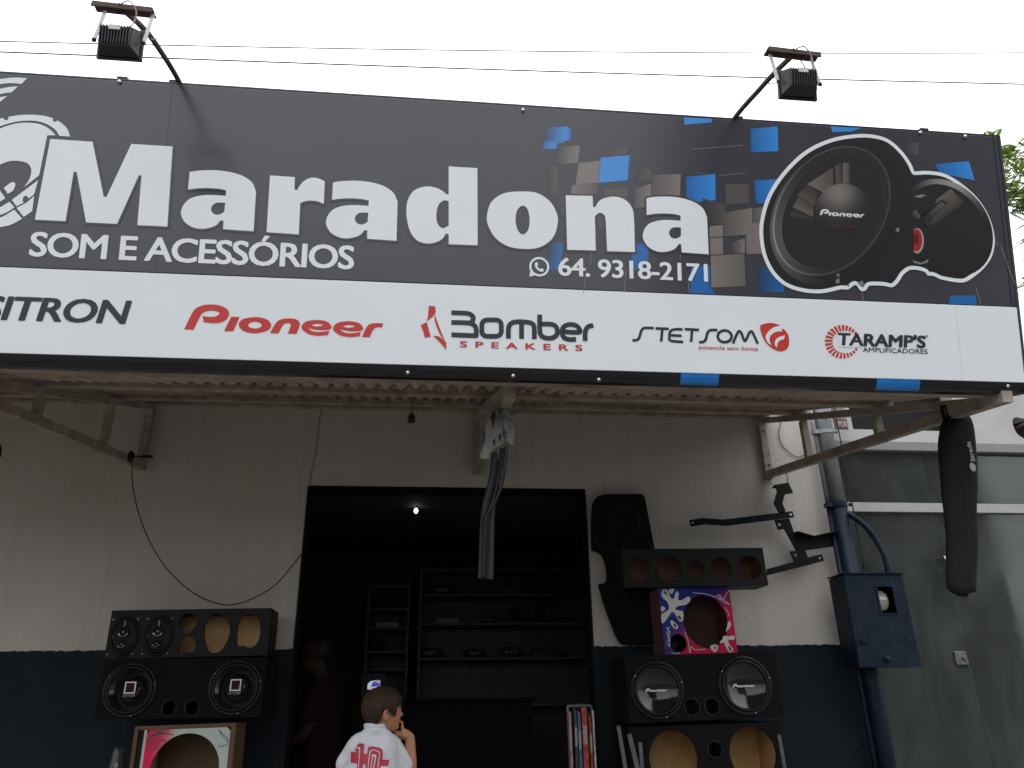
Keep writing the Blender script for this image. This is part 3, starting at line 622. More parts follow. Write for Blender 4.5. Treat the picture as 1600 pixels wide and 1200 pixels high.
# ================================================================ floodlights on arms over the sign
def floodlight(base_px, X, tipY, tipZ, label, bend, tilt, lx, dx, drop):
    a, b = SG.px(*base_px); p0 = SG(a, SH+.012, -.03); tip = Vector((X+dx, tipY, tipZ))
    t = thing('floodlight', label, 'floodlight', p0, 'floodlights over the sign')
    mid = (p0*.45+tip*.55)+Vector((0, 0, bend))
    build('arm', tube(spline([SG(a, SH-.2, -.105), SG(a, SH+.0, -.1), mid, tip], 8), .0105, 8), M_rust, t, sm=True)
    bar = build('crossbar', J(beam(tip+Vector((-.1,-.012,0.006)), tip+Vector((.1,-.012,-.006)), .005, .024, (0,0,1)), beam(tip+Vector((-.1,.012,.016)), tip+Vector((.1,.012,.004)), .04, .005, (0,0,1))), M_rust, t, bevel=.002)
    c = tip+Vector((lx, -.02, -drop)); rot = Matrix.Rotation(R(tilt), 3, 'X')
    fr = Frame(c, rot @ Vector((1,0,0)), rot @ Vector((0,0,1)), rot @ Vector((0,-1,0)))     # normal = back of the lamp, towards the street
    Wd, Hd = .066, .05
    V = [fr(x*Wd, z*Hd, -.012) for x, z in ((-1,-1),(1,-1),(1,1),(-1,1))]+[fr(x*Wd*.76, z*Hd*.74, .03) for x, z in ((-1,-1),(1,-1),(1,1),(-1,1))]
    h = build('housing', (V, [(0,1,2,3),(7,6,5,4),(0,4,5,1),(1,5,6,2),(2,6,7,3),(3,7,4,0)]), M_lamp, t, bevel=.004)
    for i in range(11):
        x = -Wd*.7+i*Wd*.14; build('fin', fbox(fr, x-.0014, x+.0014, -Hd*.6, Hd*.7, .0305, .038), M_lamp, h)
    build('flange', fbox(fr, -Wd-.006, Wd+.006, -Hd-.006, Hd+.006, -.026, -.0125), M_lamp, t, bevel=.003)
    build('glass', fbox(fr, -Wd+.008, Wd-.008, -Hd+.008, Hd-.008, -.0285, -.0265), M_glasslamp, t)
    build('sticker', fbox(fr, -.02, .016, Hd*.36, Hd*.7, .0385, .039), M_paper, h)
    for s in (-1, 1):
        q = fr(s*(Wd+.012), 0, 0); build('yoke', J(beam((q.x, tip.y, tip.z-.01), q-Vector((0,0,.008)), .003, .012, (1,0,0))), M_galv, t)
        build('yoke_bolt', ball(q, .008, n=8, m=6), M_lamp, t)
    cab = spline([tip+Vector((.0,-.02,.005)), tip+Vector((.03,-.03,.008)), tip+Vector((.055,-.02,-.03)), tip+Vector((.05,-.015,-.08)), fr(Wd*.5, Hd*.85, .02)], 8)
    build('cable', tube(cab, .0024, 6), mat('cable_pale', (.32,.27,.25), .6), t, sm=True)
    cab = spline([tip+Vector((-.01,-.02,.01)), tip+Vector((.05,.02,-.05)), tip+Vector((.085,.05,-.07)), mid+Vector((.012,0,.01))], 8)
    build('cable', tube(cab, .002, 6), M_wire, t, sm=True)
floodlight((278,128), -1.07, 2.03, 3.668, 'black floodlight on a rusty arm above the first big letters of the sign', .035, 12, .022, -.015, .165)
floodlight((1150,190), 1.288, 2.006, 3.662, 'black floodlight on a rusty arm above the printed blue tiles and speakers', .01, 12, -.014, .0, .158)

# ================================================================ overhead wires, tree
def wire(p, q, Y, sag, label, r=.0045):
    a, b = at(*p, Y), at(*q, Y); d = (b-a); a -= d*.6; b += d*.6
    pts = [a.lerp(b, i/40)+Vector((0,0,sag*(4*(i/40)*(1-i/40)-.96)*-1)) for i in range(41)]
    tag(build('overhead_wire', tube(pts, r, 5), M_wire), label, 'wire', 'overhead wires')
wire((0,70), (1600,87), 8, .35, 'uppermost thin black wire crossing the sky above the sign', .008)
wire((0,84), (1600,134), 8.4, .2, 'lower thin black wire crossing the sky just above the sign', .010)

M_leaf = mat('leaf', (.11,.16,.04), .55, var=.5, vs_=3)
def tree(base, h, label):
    t = thing('feathery_tree', label, 'tree', base); b = Vector(base); rr = random.Random(3)
    tr = [b, b+Vector((.1,0,h*.3)), b+Vector((-.15,.1,h*.55)), b+Vector((0,0,h*.75))]
    build('trunk', tube(spline(tr, 6), [.22-.008*i for i in range(19)], 10), mat('bark', (.13,.1,.075), .9, bump=.5, bs=20), t, sm=True)
    tips = []
    for i in range(16):
        a = rr.uniform(0, 6.28); s = tr[2].lerp(tr[3], rr.random()); e = s+Vector((math.cos(a)*rr.uniform(1.3,2.9), math.sin(a)*rr.uniform(1.3,2.6), rr.uniform(.2,2.6)))
        m = s.lerp(e, .5)+Vector((0,0,.3)); L = build('limb', tube(spline([s, m, e], 6), [.07-.0045*k for k in range(13)], 6), MATS['bark'], t, sm=True)
        for k in range(11): tips.append((s.lerp(e, rr.uniform(.35,1.08))+Vector((rr.uniform(-.5,.5), rr.uniform(-.5,.5), rr.uniform(-.3,.5)))))
    V, Fc = [], []
    for p in tips:
        for f in range(5):
            a = rr.uniform(0, 6.28); d = Vector((math.cos(a), math.sin(a), rr.uniform(-.35,.35))).normalized(); L = rr.uniform(.45,.75); s = d.cross(Vector((0,0,1))).normalized()
            for k in range(15):
                u = (k+1)/15; c = p+d*(L*u)+Vector((0,0,-.35*u*u*L)); wl = .115*math.sin(math.pi*min(1, u*.85+.12))+.015
                for sg_ in (-1, 1):
                    n = len(V); e = c+s*(sg_*wl)+d*.03+Vector((0,0,-.02)); q = d*.026
                    V += [c-q*.4, c.lerp(e,.5)-q, e, c.lerp(e,.5)+q]; Fc.append((n,n+1,n+2,n+3))
    build('crown', (V, Fc), M_leaf, t, kind='stuff')
_n = M_leaf.node_tree.nodes; _l = M_leaf.node_tree.links; _b = _n['Principled BSDF']; _t = _n.new('ShaderNodeBsdfTranslucent'); _m = _n.new('ShaderNodeMixShader'); _m.inputs[0].default_value = .4
_t.inputs[0].default_value = (.16,.24,.04,1); _l.new(_b.outputs[0], _m.inputs[1]); _l.new(_t.outputs[0], _m.inputs[2]); _l.new(_m.outputs[0], _n['Material Output'].inputs[0])
tree((15.05, 12.5, 0), 15.6, 'feathery green tree behind the right end of the sign')

# ================================================================ neighbouring shop with glass front
NY = D+.16
nb = thing('neighbour_building', 'white neighbouring building with a wide dark glass front and grey frame', 'building', (4.5, NY, FL))
NX0, NX1 = WX1+.004, 8.0
zl_b = at(1450,706,NY).z; zl_t = at(1450,693,NY).z
fr = wallframe(NY)
hx = [fr.px(*p) for p in ((1582,660),(1586,652),(1600,654),(1625,650),(1640,670),(1625,692),(1600,685),(1588,676))]
wx0, wx1, wz = at(1329,650,NY).x, at(1492,640,NY).x, at(1400,672,NY).z
M_nwall = mat('neighbour_white', (.42,.42,.42), .85, var=.12, vs_=2, bump=.25, bs=35)
build('upper_wall', prism([(NX0,zl_t),(NX1,zl_t),(NX1,4.05),(NX0,4.05)], [[(wx0,wz),(wx1,wz),(wx1,3.98),(wx0,3.98)], smooth([(a,b) for a,b in hx], 3)], fr, -.14, 0), M_nwall, nb)
build('upper_opening', fbox(fr, wx0-.02, wx1+.02, wz-.02, 4.0, -.3, -.145), M_black, nb)
build('wall_cavity', fbox(fr, at(1575,660,NY).x, at(1650,660,NY).x, at(1600,696,NY).z, at(1600,645,NY).z, -.3, -.145), mat('cavity', (.03,.02,.015), .9), nb)
build('broken_pipe', tube([at(1592,668,NY)+Vector((0,.1,0)), at(1598,664,NY)+Vector((0,-.03,0)), at(1640,660,NY)+Vector((0,-.04,0))], .016, 8), M_rust, nb, sm=True)
build('lintel', box(NX0, NX1, NY-.03, NY+.1, zl_b, zl_t-.001), mat('lintel_grey', (.20,.20,.195), .6), nb)
zb1, zb0 = at(1450,786,NY).z, at(1450,800,NY).z
M_frame = mat('frame_alu', (.34,.34,.33), .5, .2, var=.1)
build('transom', box(NX0+.02, NX1, NY+.0, NY+.06, zb0, zb1), M_frame, nb)
build('side_post', box(NX0, NX0+.05, NY+.001, NY+.06, FL, zl_b-.002), mat('post_dark', (.05,.055,.06), .5), nb)
def glass_mat():
    m = bpy.data.materials.new('shopfront_glass'); m.use_nodes = True; n = m.node_tree.nodes; l = m.node_tree.links; b = n['Principled BSDF']
    b.inputs['Base Color'].default_value = (.68,.76,.73,1); b.inputs['Transmission Weight'].default_value = .95; b.inputs['IOR'].default_value = 1.5
    tc = n.new('ShaderNodeTexCoord'); nz = n.new('ShaderNodeTexNoise'); nz.inputs['Scale'].default_value = 2.2; nz.inputs['Detail'].default_value = 8; l.new(tc.outputs['Object'], nz.inputs['Vector'])
    mr = n.new('ShaderNodeMapRange'); mr.inputs[1].default_value = .45; mr.inputs[2].default_value = .75; mr.inputs[3].default_value = .03; mr.inputs[4].default_value = .16; l.new(nz.outputs['Fac'], mr.inputs[0]); l.new(mr.outputs[0], b.inputs['Roughness'])
    mp = n.new('ShaderNodeMapping'); mp.inputs['Scale'].default_value = (2.4, 1, 1.0); mp.inputs['Rotation'].default_value = (0, .5, 0); l.new(tc.outputs['Object'], mp.inputs[0])
    n2 = n.new('ShaderNodeTexNoise'); n2.inputs['Scale'].default_value = 1.5; n2.inputs['Detail'].default_value = 9; n2.inputs['Roughness'].default_value = .68; n2.inputs['Distortion'].default_value = .8; l.new(mp.outputs[0], n2.inputs['Vector'])
    m2 = n.new('ShaderNodeMapRange'); m2.inputs[1].default_value = .42; m2.inputs[2].default_value = .75; m2.inputs[3].default_value = .975; m2.inputs[4].default_value = .94; l.new(n2.outputs['Fac'], m2.inputs[0]); l.new(m2.outputs[0], b.inputs['Transmission Weight'])   # dried smears
    return m
M_glass = glass_mat()
gx = [NX0+.052, at(1487,900,NY).x, at(1680,900,NY).x, NX1]
for i in range(3):
    build('glass_pane', box(gx[i]+.002, gx[i+1]-.002, NY+.028, NY+.036, FL+.02, zb0-.002), M_glass, nb)
    build('glass_pane', box(gx[i]+.002, gx[i+1]-.002, NY+.028, NY+.036, zb1+.002, zl_b-.002), M_glass, nb)
q = at(1504,1028,NY); build('lock', J(box(q.x-.045, q.x+.045, NY+.008, NY+.026, q.z-.045, q.z+.045), lathe([(0,.02),(.016,.02),(.016,0)], Frame((q.x+.012, NY+.008, q.z), (1,0,0), (0,0,1), (0,-1,0)), 12)), mat('lock_metal', (.16,.155,.15), .45, .6, var=.5, vs_=30), nb, bevel=.004)
q = at(1474,880,NY); build('handle', tube(spline([q+Vector((.03,.02,.05)), q+Vector((0,-.03,.04)), q+Vector((.01,-.03,-.03)), q+Vector((.03,.02,-.05))], 5), .007, 8), M_chrome, nb, sm=True)
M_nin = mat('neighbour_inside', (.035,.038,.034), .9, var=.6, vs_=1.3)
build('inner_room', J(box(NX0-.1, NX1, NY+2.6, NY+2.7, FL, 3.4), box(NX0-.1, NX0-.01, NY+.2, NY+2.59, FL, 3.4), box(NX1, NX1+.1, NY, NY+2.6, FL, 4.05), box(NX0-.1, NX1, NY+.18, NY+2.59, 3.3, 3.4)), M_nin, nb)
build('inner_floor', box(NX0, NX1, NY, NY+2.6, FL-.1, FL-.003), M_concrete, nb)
build('inner_beam', box(NX0, gx[1], NY+.5, NY+.62, at(1420,765,NY+.5).z, at(1420,750,NY+.5).z), M_black, nb)
build('parapet_cap', box(NX0, NX1, NY-.02, NY+.16, 4.051, 4.09), M_nwall, nb)

# unseen building added over the road to darken the reflection in the neighbour's glass
ob = thing('added_opposite_building', 'tall unseen building added across the road to darken the reflection in the left glass panes', 'building', (14, -14, 0))
fo = Frame((14, -12, 0), (-1,0,0), (0,0,1), (0,1,0)); M_ob = mat('opposite_render', (.12,.115,.10), .9, var=.2, vs_=.6)
wins = [[(x, z), (x+1.2, z), (x+1.2, z+1.3), (x, z+1.3)] for x in (-2.2,.4,3.0) for z in (1.2,4.4,7.6)]
build('wall', prism([(-4,0),(7,0),(7,10.5),(-4,10.5)], wins, fo, -.25, 0), M_ob, ob)
build('rear_block', fbox(fo, -4, 7, 0, 10.4, -6, -.6), M_black, ob)
for q in wins:
    wn = build('window', fbox(fo, q[0][0], q[1][0], q[0][1], q[2][1], -.2, -.16), mat('window_dark', (.02,.022,.025), .1), ob)
    build('sill', fbox(fo, q[0][0]-.1, q[1][0]+.1, q[0][1]-.1, q[0][1]-.002, .001, .12), M_ob, wn)
build('roof_edge', fbox(fo, -4.2, 7.2, 10.501, 10.8, -6.2, .3), M_ob, ob)

# ================================================================ electricity pole, meter box
pl = thing('service_pole', 'grey steel service pole with blue painted lower half beside the white wall', 'pole', (2.9, 5.05, FL))
PY = 5.08
PX = (at(1314,757,PY).x+at(1357,1100,PY).x)/2
def polex(z): return Vector((PX, PY, z))
zb = at(1325,790,PY).z
build('grey_pipe', tube([polex(zb+.001), polex(4.2)], .053, 24), M_galv, pl, sm=True)
build('blue_pipe', tube([polex(FL), polex(zb)], .0545, 24), M_blue, pl, sm=True)
build('conduit', tube([polex(FL)+Vector((-.072,.01,0)), polex(zb)+Vector((-.072,.01,0))], .0165, 12), M_blue, pl, sm=True)
build('conduit', tube([polex(zb+.001)+Vector((-.072,.01,0)), polex(4.0)+Vector((-.072,.01,0))], .016, 12), M_galv, pl, sm=True)
for py in (677, 790):
    z = at(1320,py,PY).z
    build('clamp', J(tube([polex(z-.014), polex(z+.014)], .06, 20), beam(polex(z)+Vector((-.1,-.005,0)), polex(z)+Vector((-.04,-.005,0)), .05, .03), ball(polex(z)+Vector((.07,-.03,0)), .014, n=8, m=6)), M_galv if py < 700 else M_blue, pl)
build('rising_wire', tube(spline([polex(4.1)+Vector((.09,-.03,0)), polex(3.4)+Vector((.085,-.04,0)), polex(3.0)+Vector((.09,-.03,0)), polex(2.3)+Vector((.08,-.03,0))], 6), .005, 6), M_wire, pl, sm=True)
BY0 = 4.86
fr = wallframe(BY0)
P0 = fr.px(1322,900); P1 = fr.px(1413,897); P2 = fr.px(1432,1040); P3 = fr.px(1340,1042)
bx0, bx1, bz0, bz1 = (P0[0]+P3[0])/2, (P1[0]+P2[0])/2, (P2[1]+P3[1])/2, (P0[1]+P1[1])/2
mb = thing('meter_box', 'blue metal electricity meter box with a small window on the pole', 'meter box', ((bx0+bx1)/2, BY0, bz0))
build('case', J(box(bx0, bx0+.006, BY0+.004, BY0+.2, bz0, bz1), box(bx1-.006, bx1, BY0+.004, BY0+.2, bz0, bz1), box(bx0+.0065, bx1-.0065, BY0+.004, BY0+.2, bz0, bz0+.006), box(bx0+.0065, bx1-.0065, BY0+.004, BY0+.2, bz1-.006, bz1), box(bx0+.0065, bx1-.0065, BY0+.194, BY0+.2, bz0+.0065, bz1-.0065)), M_blue, mb)
a, b = fr.px(1369,917), fr.px(1401,958)
win = [(a[0],b[1]),(b[0],b[1]),(b[0],a[1]),(a[0],a[1])]
dr = build('door', prism([(bx0-.006,bz0-.006),(bx1+.006,bz0-.006),(bx1+.006,bz1+.006),(bx0-.006,bz1+.006)], [win], fr, -.003, .006), M_blue, mb, bevel=.002)
build('hood', box(bx0-.012, bx1+.012, BY0-.02, BY0+.2, bz1+.0065, bz1+.012), M_blue, mb)
c = ((a[0]+b[0])/2-.01, (a[1]+b[1])/2)
mt = build('meter', lathe([(0,-.03),(.05,-.03),(.058,-.045),(.06,-.12)], Frame((c[0], BY0, c[1]), (1,0,0), (0,0,1), (0,-1,0)), 24, .85, 1.15), mat('meter_grey', (.33,.33,.31), .25), mb, sm=True)
build('dial', fbox(fr, c[0]-.03, c[0]+.03, c[1]+.004, c[1]+.024, -.029, -.027), mat('dial_white', (.6,.6,.58), .4), mt)
build('window_frame', J(*[fbox(fr, x0, x1, y0, y1, .0062, .011) for x0, x1, y0, y1 in ((a[0]-.012,b[0]+.012,a[1],a[1]+.01),(a[0]-.012,b[0]+.012,b[1]-.01,b[1]),(a[0]-.012,a[0],b[1]+.0005,a[1]-.0005),(b[0],b[0]+.012,b[1]+.0005,a[1]-.0005))]), M_blue, dr)
q = fr.px(1350,1002); build('latch', fbox(fr, q[0]-.025, q[0]+.02, q[1]-.01, q[1]+.008, .0062, .02), M_blue, dr)
q = fr.px(1385,1030); build('knob', lathe([(0,.025),(.018,.022),(.02,.0065)], Frame((q[0], BY0, q[1]), (1,0,0), (0,0,1), (0,-1,0)), 14), M_blue, dr, sm=True)
e0 = at(1336,806,5.0); e1 = at(1352,822,5.0); e2 = at(1374,852,4.98); e3 = at(1384,875,4.96)
ex = at(1388,896,4.96)
build('bent_conduit', tube(spline([polex(e0.z)+Vector((.03,-.04,.03)), e1, e2, e3, Vector((ex.x, 4.96, bz1+.012))], 8), .02, 12), M_blue, mb, sm=True)
build('conduit_nut', tube([(ex.x,4.96,bz1+.0125),(ex.x,4.96,bz1+.035)], .03, 6), M_blue, mb)

# small worn plate with lettering
fr = wallframe(NY-.03)
q0, q1 = fr.px(1290,628), fr.px(1326,672)
ps = thing('worn_plate', 'small worn rusty plate with pale lettering beside the grey pole', 'sign', (q0[0], NY-.03, q1[1]))
fr = wallframe(5.16); q0, q1 = fr.px(1296,622), fr.px(1326,671)
build('plate', fbox(fr, q0[0], q1[0], q1[1], q0[1], -.008, 0), mat('plate_grey', (.3,.3,.29), .8, dirt=(.1,.05,.035)), ps)
q2 = fr.px(1300,655)
build('painted_band', fbox(fr, q0[0]+.004, q1[0]-.004, q1[1]+.004, q2[1], .0005, .0015), mat('band_rust', (.11,.05,.04), .8, var=.5, vs_=30), ps)
build('lettering', text('IPOR', fr, q0[0]+.02, q1[0]-.008, q1[1]+.02, .045, .002, bold=.03, shear=.1), mat('plate_letters', (.42,.36,.34), .7), ps)
tag(build('loop_of_wire', tube(spline([at(*p, D-.012) for p in ((1222,650),(1217,675),(1221,693),(1232,706),(1247,714),(1258,709),(1265,698))], 8), .0042, 6), mat('wire_grey', (.14,.13,.13), .5), None, sm=True), 'thin grey wire loop hanging on the white wall inside the right bracket', 'wire')

# ================================================================ tow bar on the wall
fr = wallframe(5.1); T6 = (3.81, 900, 740)
tow = thing('tow_bar', 'black steel tow bar frame hung on the wall below the right bracket', 'tow bar', at(1200,800,5.1))
def flat(name, pts, holes, c0, c1, parent, m=M_hitch, f=fr, sc=T6):
    return build(name, prism([p[:2] for p in pxl(f, pts, *sc)], [[p[:2] for p in pxl(f, h, *sc)] for h in holes], f, c0, c1), m, parent, bevel=.002)
flat('hook_plate', [(1160,90),(1172,72),(1258,57),(1286,120),(1237,128),(1222,180),(1242,230),(1200,238),(1170,180),(1190,110),(1185,92)], [], .012, .022, tow)
flat('cross_arm', [(672,278),(750,265),(870,275),(1185,237),(1285,225),(1295,262),(1195,273),(895,312),(760,303),(682,317)], [[(1266,238),(1284,236),(1287,250),(1269,253)],[(684,290),(700,287),(702,297),(686,300)]], .0, .011, tow)
flat('cross_arm_lip', [(680,312),(760,300),(895,308),(1195,270),(1195,276),(895,314),(760,306),(682,318)], [], .0112, .045, tow)
flat('gusset', [(1183,275),(1270,265),(1300,350),(1400,378),(1545,345),(1562,430),(1380,455),(1310,455),(1240,328),(1205,335)], [[(1204,296),(1221,294),(1223,309),(1206,311)]], -.012, -.001, tow)
flat('lower_arm', [(1270,465),(1360,452),(1378,500),(1458,480),(1474,520),(1355,552),(1135,607),(1133,570),(1295,525)], [[(1296,479),(1314,477),(1316,492),(1298,494)],[(1440,498),(1456,495),(1459,509),(1443,512)]], .0, .011, tow)
flat('gusset_lip', [(1300,350),(1400,378),(1545,345),(1547,352),(1400,386),(1302,357)], [], -.0008, .05, tow)
build('hanging_wire', tube(spline([at(*p, 5.08) for p in ((1206,758),(1203,748),(1212,734),(1226,738),(1231,748),(1228,757))], 6), .0028, 6), M_wire, tow, sm=True)

# ================================================================ moulded black parcel shelf
fr = wallframe(5.15)
ps_o = smooth(pxl(fr, [(88,300),(95,190),(115,150),(160,132,1),(380,130,1),(400,150,1),(455,440,1),(500,690,1),(520,1020,1),(285,1020),(240,980),(170,800),(130,664,1),(165,655),(180,630),(178,580),(165,520),(140,478),(90,458,1)], *T6), 4)
pshelf = thing('parcel_shelf', 'tall moulded black car parcel shelf panel standing behind the speaker boxes', 'parcel shelf', at(960,1000,5.12))
build('panel', prism([p for p in ps_o], [], fr, -.0, .045), M_carpet, pshelf, bevel=.012)
for cx, cy, rr in ((160,385,55),(350,460,92),(215,745,70),(290,280,85)):
    c = fr.px(900+cx/3.81, 740+cy/3.81); build('speaker_ring', lathe([(rr/3.81*.0042-.006,.045),(rr/3.81*.0042-.003,.051),(rr/3.81*.0042+.003,.051),(rr/3.81*.0042+.006,.045)], Frame((c[0],5.15,c[1]), (1,0,0), (0,0,1), (0,-1,0)), 32), M_black, pshelf, sm=True)

# ================================================================ speaker boxes
def quadframe(Y, tl, tr, br, bl):
    """upright rectangle on plane Y whose corners are read off the photograph; returns frame at lower left, width, height"""
    f = wallframe(Y); a, b, c, d = (Vector((*f.px(*p), 0)) for p in (tl, tr, br, bl))
    wd = ((b-a).length+(c-d).length)/2; ht = ((a-d).length+(b-c).length)/2; ang = math.atan2((b-a).y+(c-d).y, (b-a).x+(c-d).x)
    ce = (a+b+c+d)/4; eu = Vector((math.cos(ang), 0, math.sin(ang))); ev = Vector((-math.sin(ang), 0, math.cos(ang)))
    return Frame(Vector((ce.x, Y, ce.y))-eu*(wd/2)-ev*(ht/2), eu, ev, (0,-1,0)), wd, ht
def carcass(t, f, wd, ht, dp, holes, m_out, m_in, th=.018):
    """open shell behind a front board with cut-outs: board, sides and a lining of raw wood"""
    b = build('front_board', prism([(0,0),(wd,0),(wd,ht),(0,ht)], holes, f, -th, 0), m_out, t, bevel=.003)
    build('side_panel', J(fbox(f, 0, th, .0, ht, -dp, -th-.0005), fbox(f, wd-th, wd, .0, ht, -dp, -th-.0005), fbox(f, th+.0005, wd-th-.0005, 0, th, -dp, -th-.0005), fbox(f, th+.0005, wd-th-.0005, ht-th, ht, -dp, -th-.0005)), m_out, t)
    build('raw_lining', J(fbox(f, th+.001, wd-th-.001, th+.001, ht-th-.001, -dp, -dp+.012), fbox(f, th+.001, wd-th-.001, th+.001, th+.004, -dp+.013, -th-.001), fbox(f, th+.001, th+.004, th+.005, ht-th-.002, -dp+.013, -th-.001), fbox(f, wd-th-.004, wd-th-.001, th+.005, ht-th-.002, -dp+.013, -th-.001)), m_in, t)
    return b
def sub(f, c0): return Frame(f(c0[0], c0[1], 0), f.u, f.v, f.n)
def cabinet(t, f, wd, ht, dp, ws, ps):
    holes = [ell(*f.px(x, y), pr(f, x, y, r)*.9, n=40) for x, y, r in ws]+[ell(*f.px(x, y), pr(f, x, y, r)*.99, n=24) for x, y, r in ps]
    build('front_board', prism([(0,0),(wd,0),(wd,ht),(0,ht)], holes, f, -.15, 0), M_carpet, t, bevel=.004)
    build('cabinet', fbox(f, .001, wd-.001, .001, ht-.001, -dp, -.1505), M_carpet, t, bevel=.008)
    for x, y, r in ps: port(t, f, f.px(x, y), pr(f, x, y, r))
def woofer(t, f, c, r, style):
    g = sub(f, c)
    w_ = build('woofer', lathe([(r*1.0,.0005),(r*1.0,.008),(r*.95,.012),(r*.90,.010),(r*.885,.006)], g, 48), M_rubber, t, sm=True)
    build('surround', lathe([(r*.88,.006),(r*.86,.014),(r*.82,.019),(r*.78,.015),(r*.755,.004)], g, 48), M_rubber, w_, sm=True)
    if style == 'dish':
        build('cone', lathe([(r*.755,.004),(r*.62,-.012),(r*.45,-.026),(r*.25,-.036),(r*.0001,-.040)], g, 48), M_cone, w_, sm=True)
        build('wordmark', wordmark(g, -r*.42, r*.42, -.01, -.018), M_logo, w_)
    else:
        build('cone', lathe([(r*.755,.004),(r*.6,-.02),(r*.44,-.042)], g, 48), M_cone, w_, sm=True)
        build('dust_cap', lathe([(r*.44,-.041),(r*.40,-.026),(r*.28,-.012),(r*.13,-.004),(r*.0001,-.002)], g, 40), M_cone, w_, sm=True)
        s = .026
        build('square_badge', ribbon([(-s,-s*.6),(s,-s*.6),(s,s*1.5),(-s,s*1.5)], .006, g, .004, True), M_logo, w_)
        build('badge_fill', poly2([(-s*.8,-s*.4),(s*.8,-s*.4),(s*.8,s*1.3),(-s*.8,s*1.3)], [], g, .003), mat('badge_red', (.03,.006,.008), .6, spec=.15), w_)
        build('badge_text', text('DETONER', g, -.032, .032, -s*1.35, .012, .004, bold=.02), mat('badge_grey', (.22,.22,.23), .5), w_)
    for k in range(8):
        a = 2*math.pi*(k+.3)/8; build('screw', ball(g(r*.945*math.cos(a), r*.945*math.sin(a), .012), .005, n=8, m=5), M_chrome if k % 3 == 0 else M_black, w_)
def port(t, f, c, r):
    g = sub(f, c); build('port', lathe([(r*1.18,.0005),(r*1.12,.006),(r*.98,.004),(r*.92,-.01),(r*.9,-.13),(.0001,-.131)], g, 28), M_rubber, t, sm=True)
def pos(f, px, py): return f.px(px, py)
def pr(f, px, py, n): 
    a, b = f.px(px-n, py), f.px(px+n, py); return abs(b[0]-a[0])/2

# left stack ---------------------------------------------------
f, wd, ht = quadframe(4.86, (171.5,955), (422,949), (420,1025), (166,1028.5))
t = thing('oval_speaker_box', 'long black box with two oval speakers and four ragged cut-outs, top of left stack', 'speaker box', f(wd/2,0,-.13))
Z4 = (4.284, 140, 920)
def hole(f, pts): return smooth([p[:2] for p in pxl(f, pts, *Z4)], 4)
holes = [hole(f, [(600,230),(612,190),(655,163),(700,175),(718,220),(700,260),(675,285),(652,303),(625,285),(615,265)]),
         hole(f, [(592,390),(600,345),(640,318),(690,330),(708,375),(695,420),(650,425),(615,435),(595,425)]),
         hole(f, [(765,300),(775,230),(810,180),(850,160),(890,175),(925,220),(938,280),(920,350),(880,410),(830,428),(795,410),(775,360)]),
         hole(f, [(990,260),(1005,205),(1040,175),(1090,172),(1130,200),(1143,260),(1135,330),(1110,375),(1075,393),(1030,382),(988,375)])]
b = carcass(t, f, wd, ht, .24, holes, M_black, M_ply)
for px, py in ((193,994),(247,993)):
    c = pos(f, px, py); g = sub(f, c); r = pr(f, px, py, 23)
    s = build('oval_speaker', lathe([(r*1.02,.0005),(r*1.02,.008),(r*.94,.011),(r*.9,.006)], g, 40, 1, 1.36), M_rubber, t, sm=True)
    build('surround', lathe([(r*.89,.006),(r*.84,.014),(r*.78,.012),(r*.74,.002)], g, 40, 1, 1.36), M_rubber, s, sm=True)
    build('cone', lathe([(r*.74,.002),(r*.5,-.014),(r*.2,-.026),(.0001,-.028)], g, 40, 1, 1.36), M_cone, s, sm=True)
    for dy, q in ((.022,.030),(-.045,.022)):
        gg = sub(f, (c[0], c[1]+dy)); tw = build('tweeter', lathe([(q,.0),(q,.012),(q*.85,.016),(q*.75,.012),(q*.35,.004),(.0001,.010)], gg, 24), M_black, s, sm=True)
        V, Fc = [], []
        for k in range(9):
            a = R(200+k*17.5); V += [gg(q*.95*math.cos(a), q*.95*math.sin(a), .0165), gg(q*.72*math.cos(a), q*.72*math.sin(a), .0145)]
        for k in range(8): Fc.append((2*k, 2*k+2, 2*k+3, 2*k+1))
        build('chrome_arc', (V, Fc), M_chrome, s)
        build('dome', ball(gg(0,0,.012), q*.25, n=10, m=6), M_chrome, s, sm=True)
    build('bridge', fbox(sub(f, c), -.0025, .0025, .05, .085, .008, .012), M_galv, s)
    for sx, sy in ((-.85,1.0),(.85,1.0),(-.85,-1.05),(.85,-1.05)): build('screw', ball(sub(f, c)(r*sx, r*1.15*sy, .003), .006, n=8, m=5), M_chrome, s)
f, wd, ht = quadframe(4.74, (157.5,1031), (414,1026.5), (412,1122), (154,1123))
t = thing('twin_woofer_box', 'black carpeted box with two woofers bearing square badges and two ports, in left stack', 'speaker box', f(wd/2,0,-.15))
cabinet(t, f, wd, ht, .4, ((203,1078,42),(368,1074,42)), ((264.5,1106.5,11),(300.6,1106,11)))
for px, py in ((203,1078),(368,1074)): woofer(t, f, pos(f,px,py), pr(f,px,py,42), 'badge')
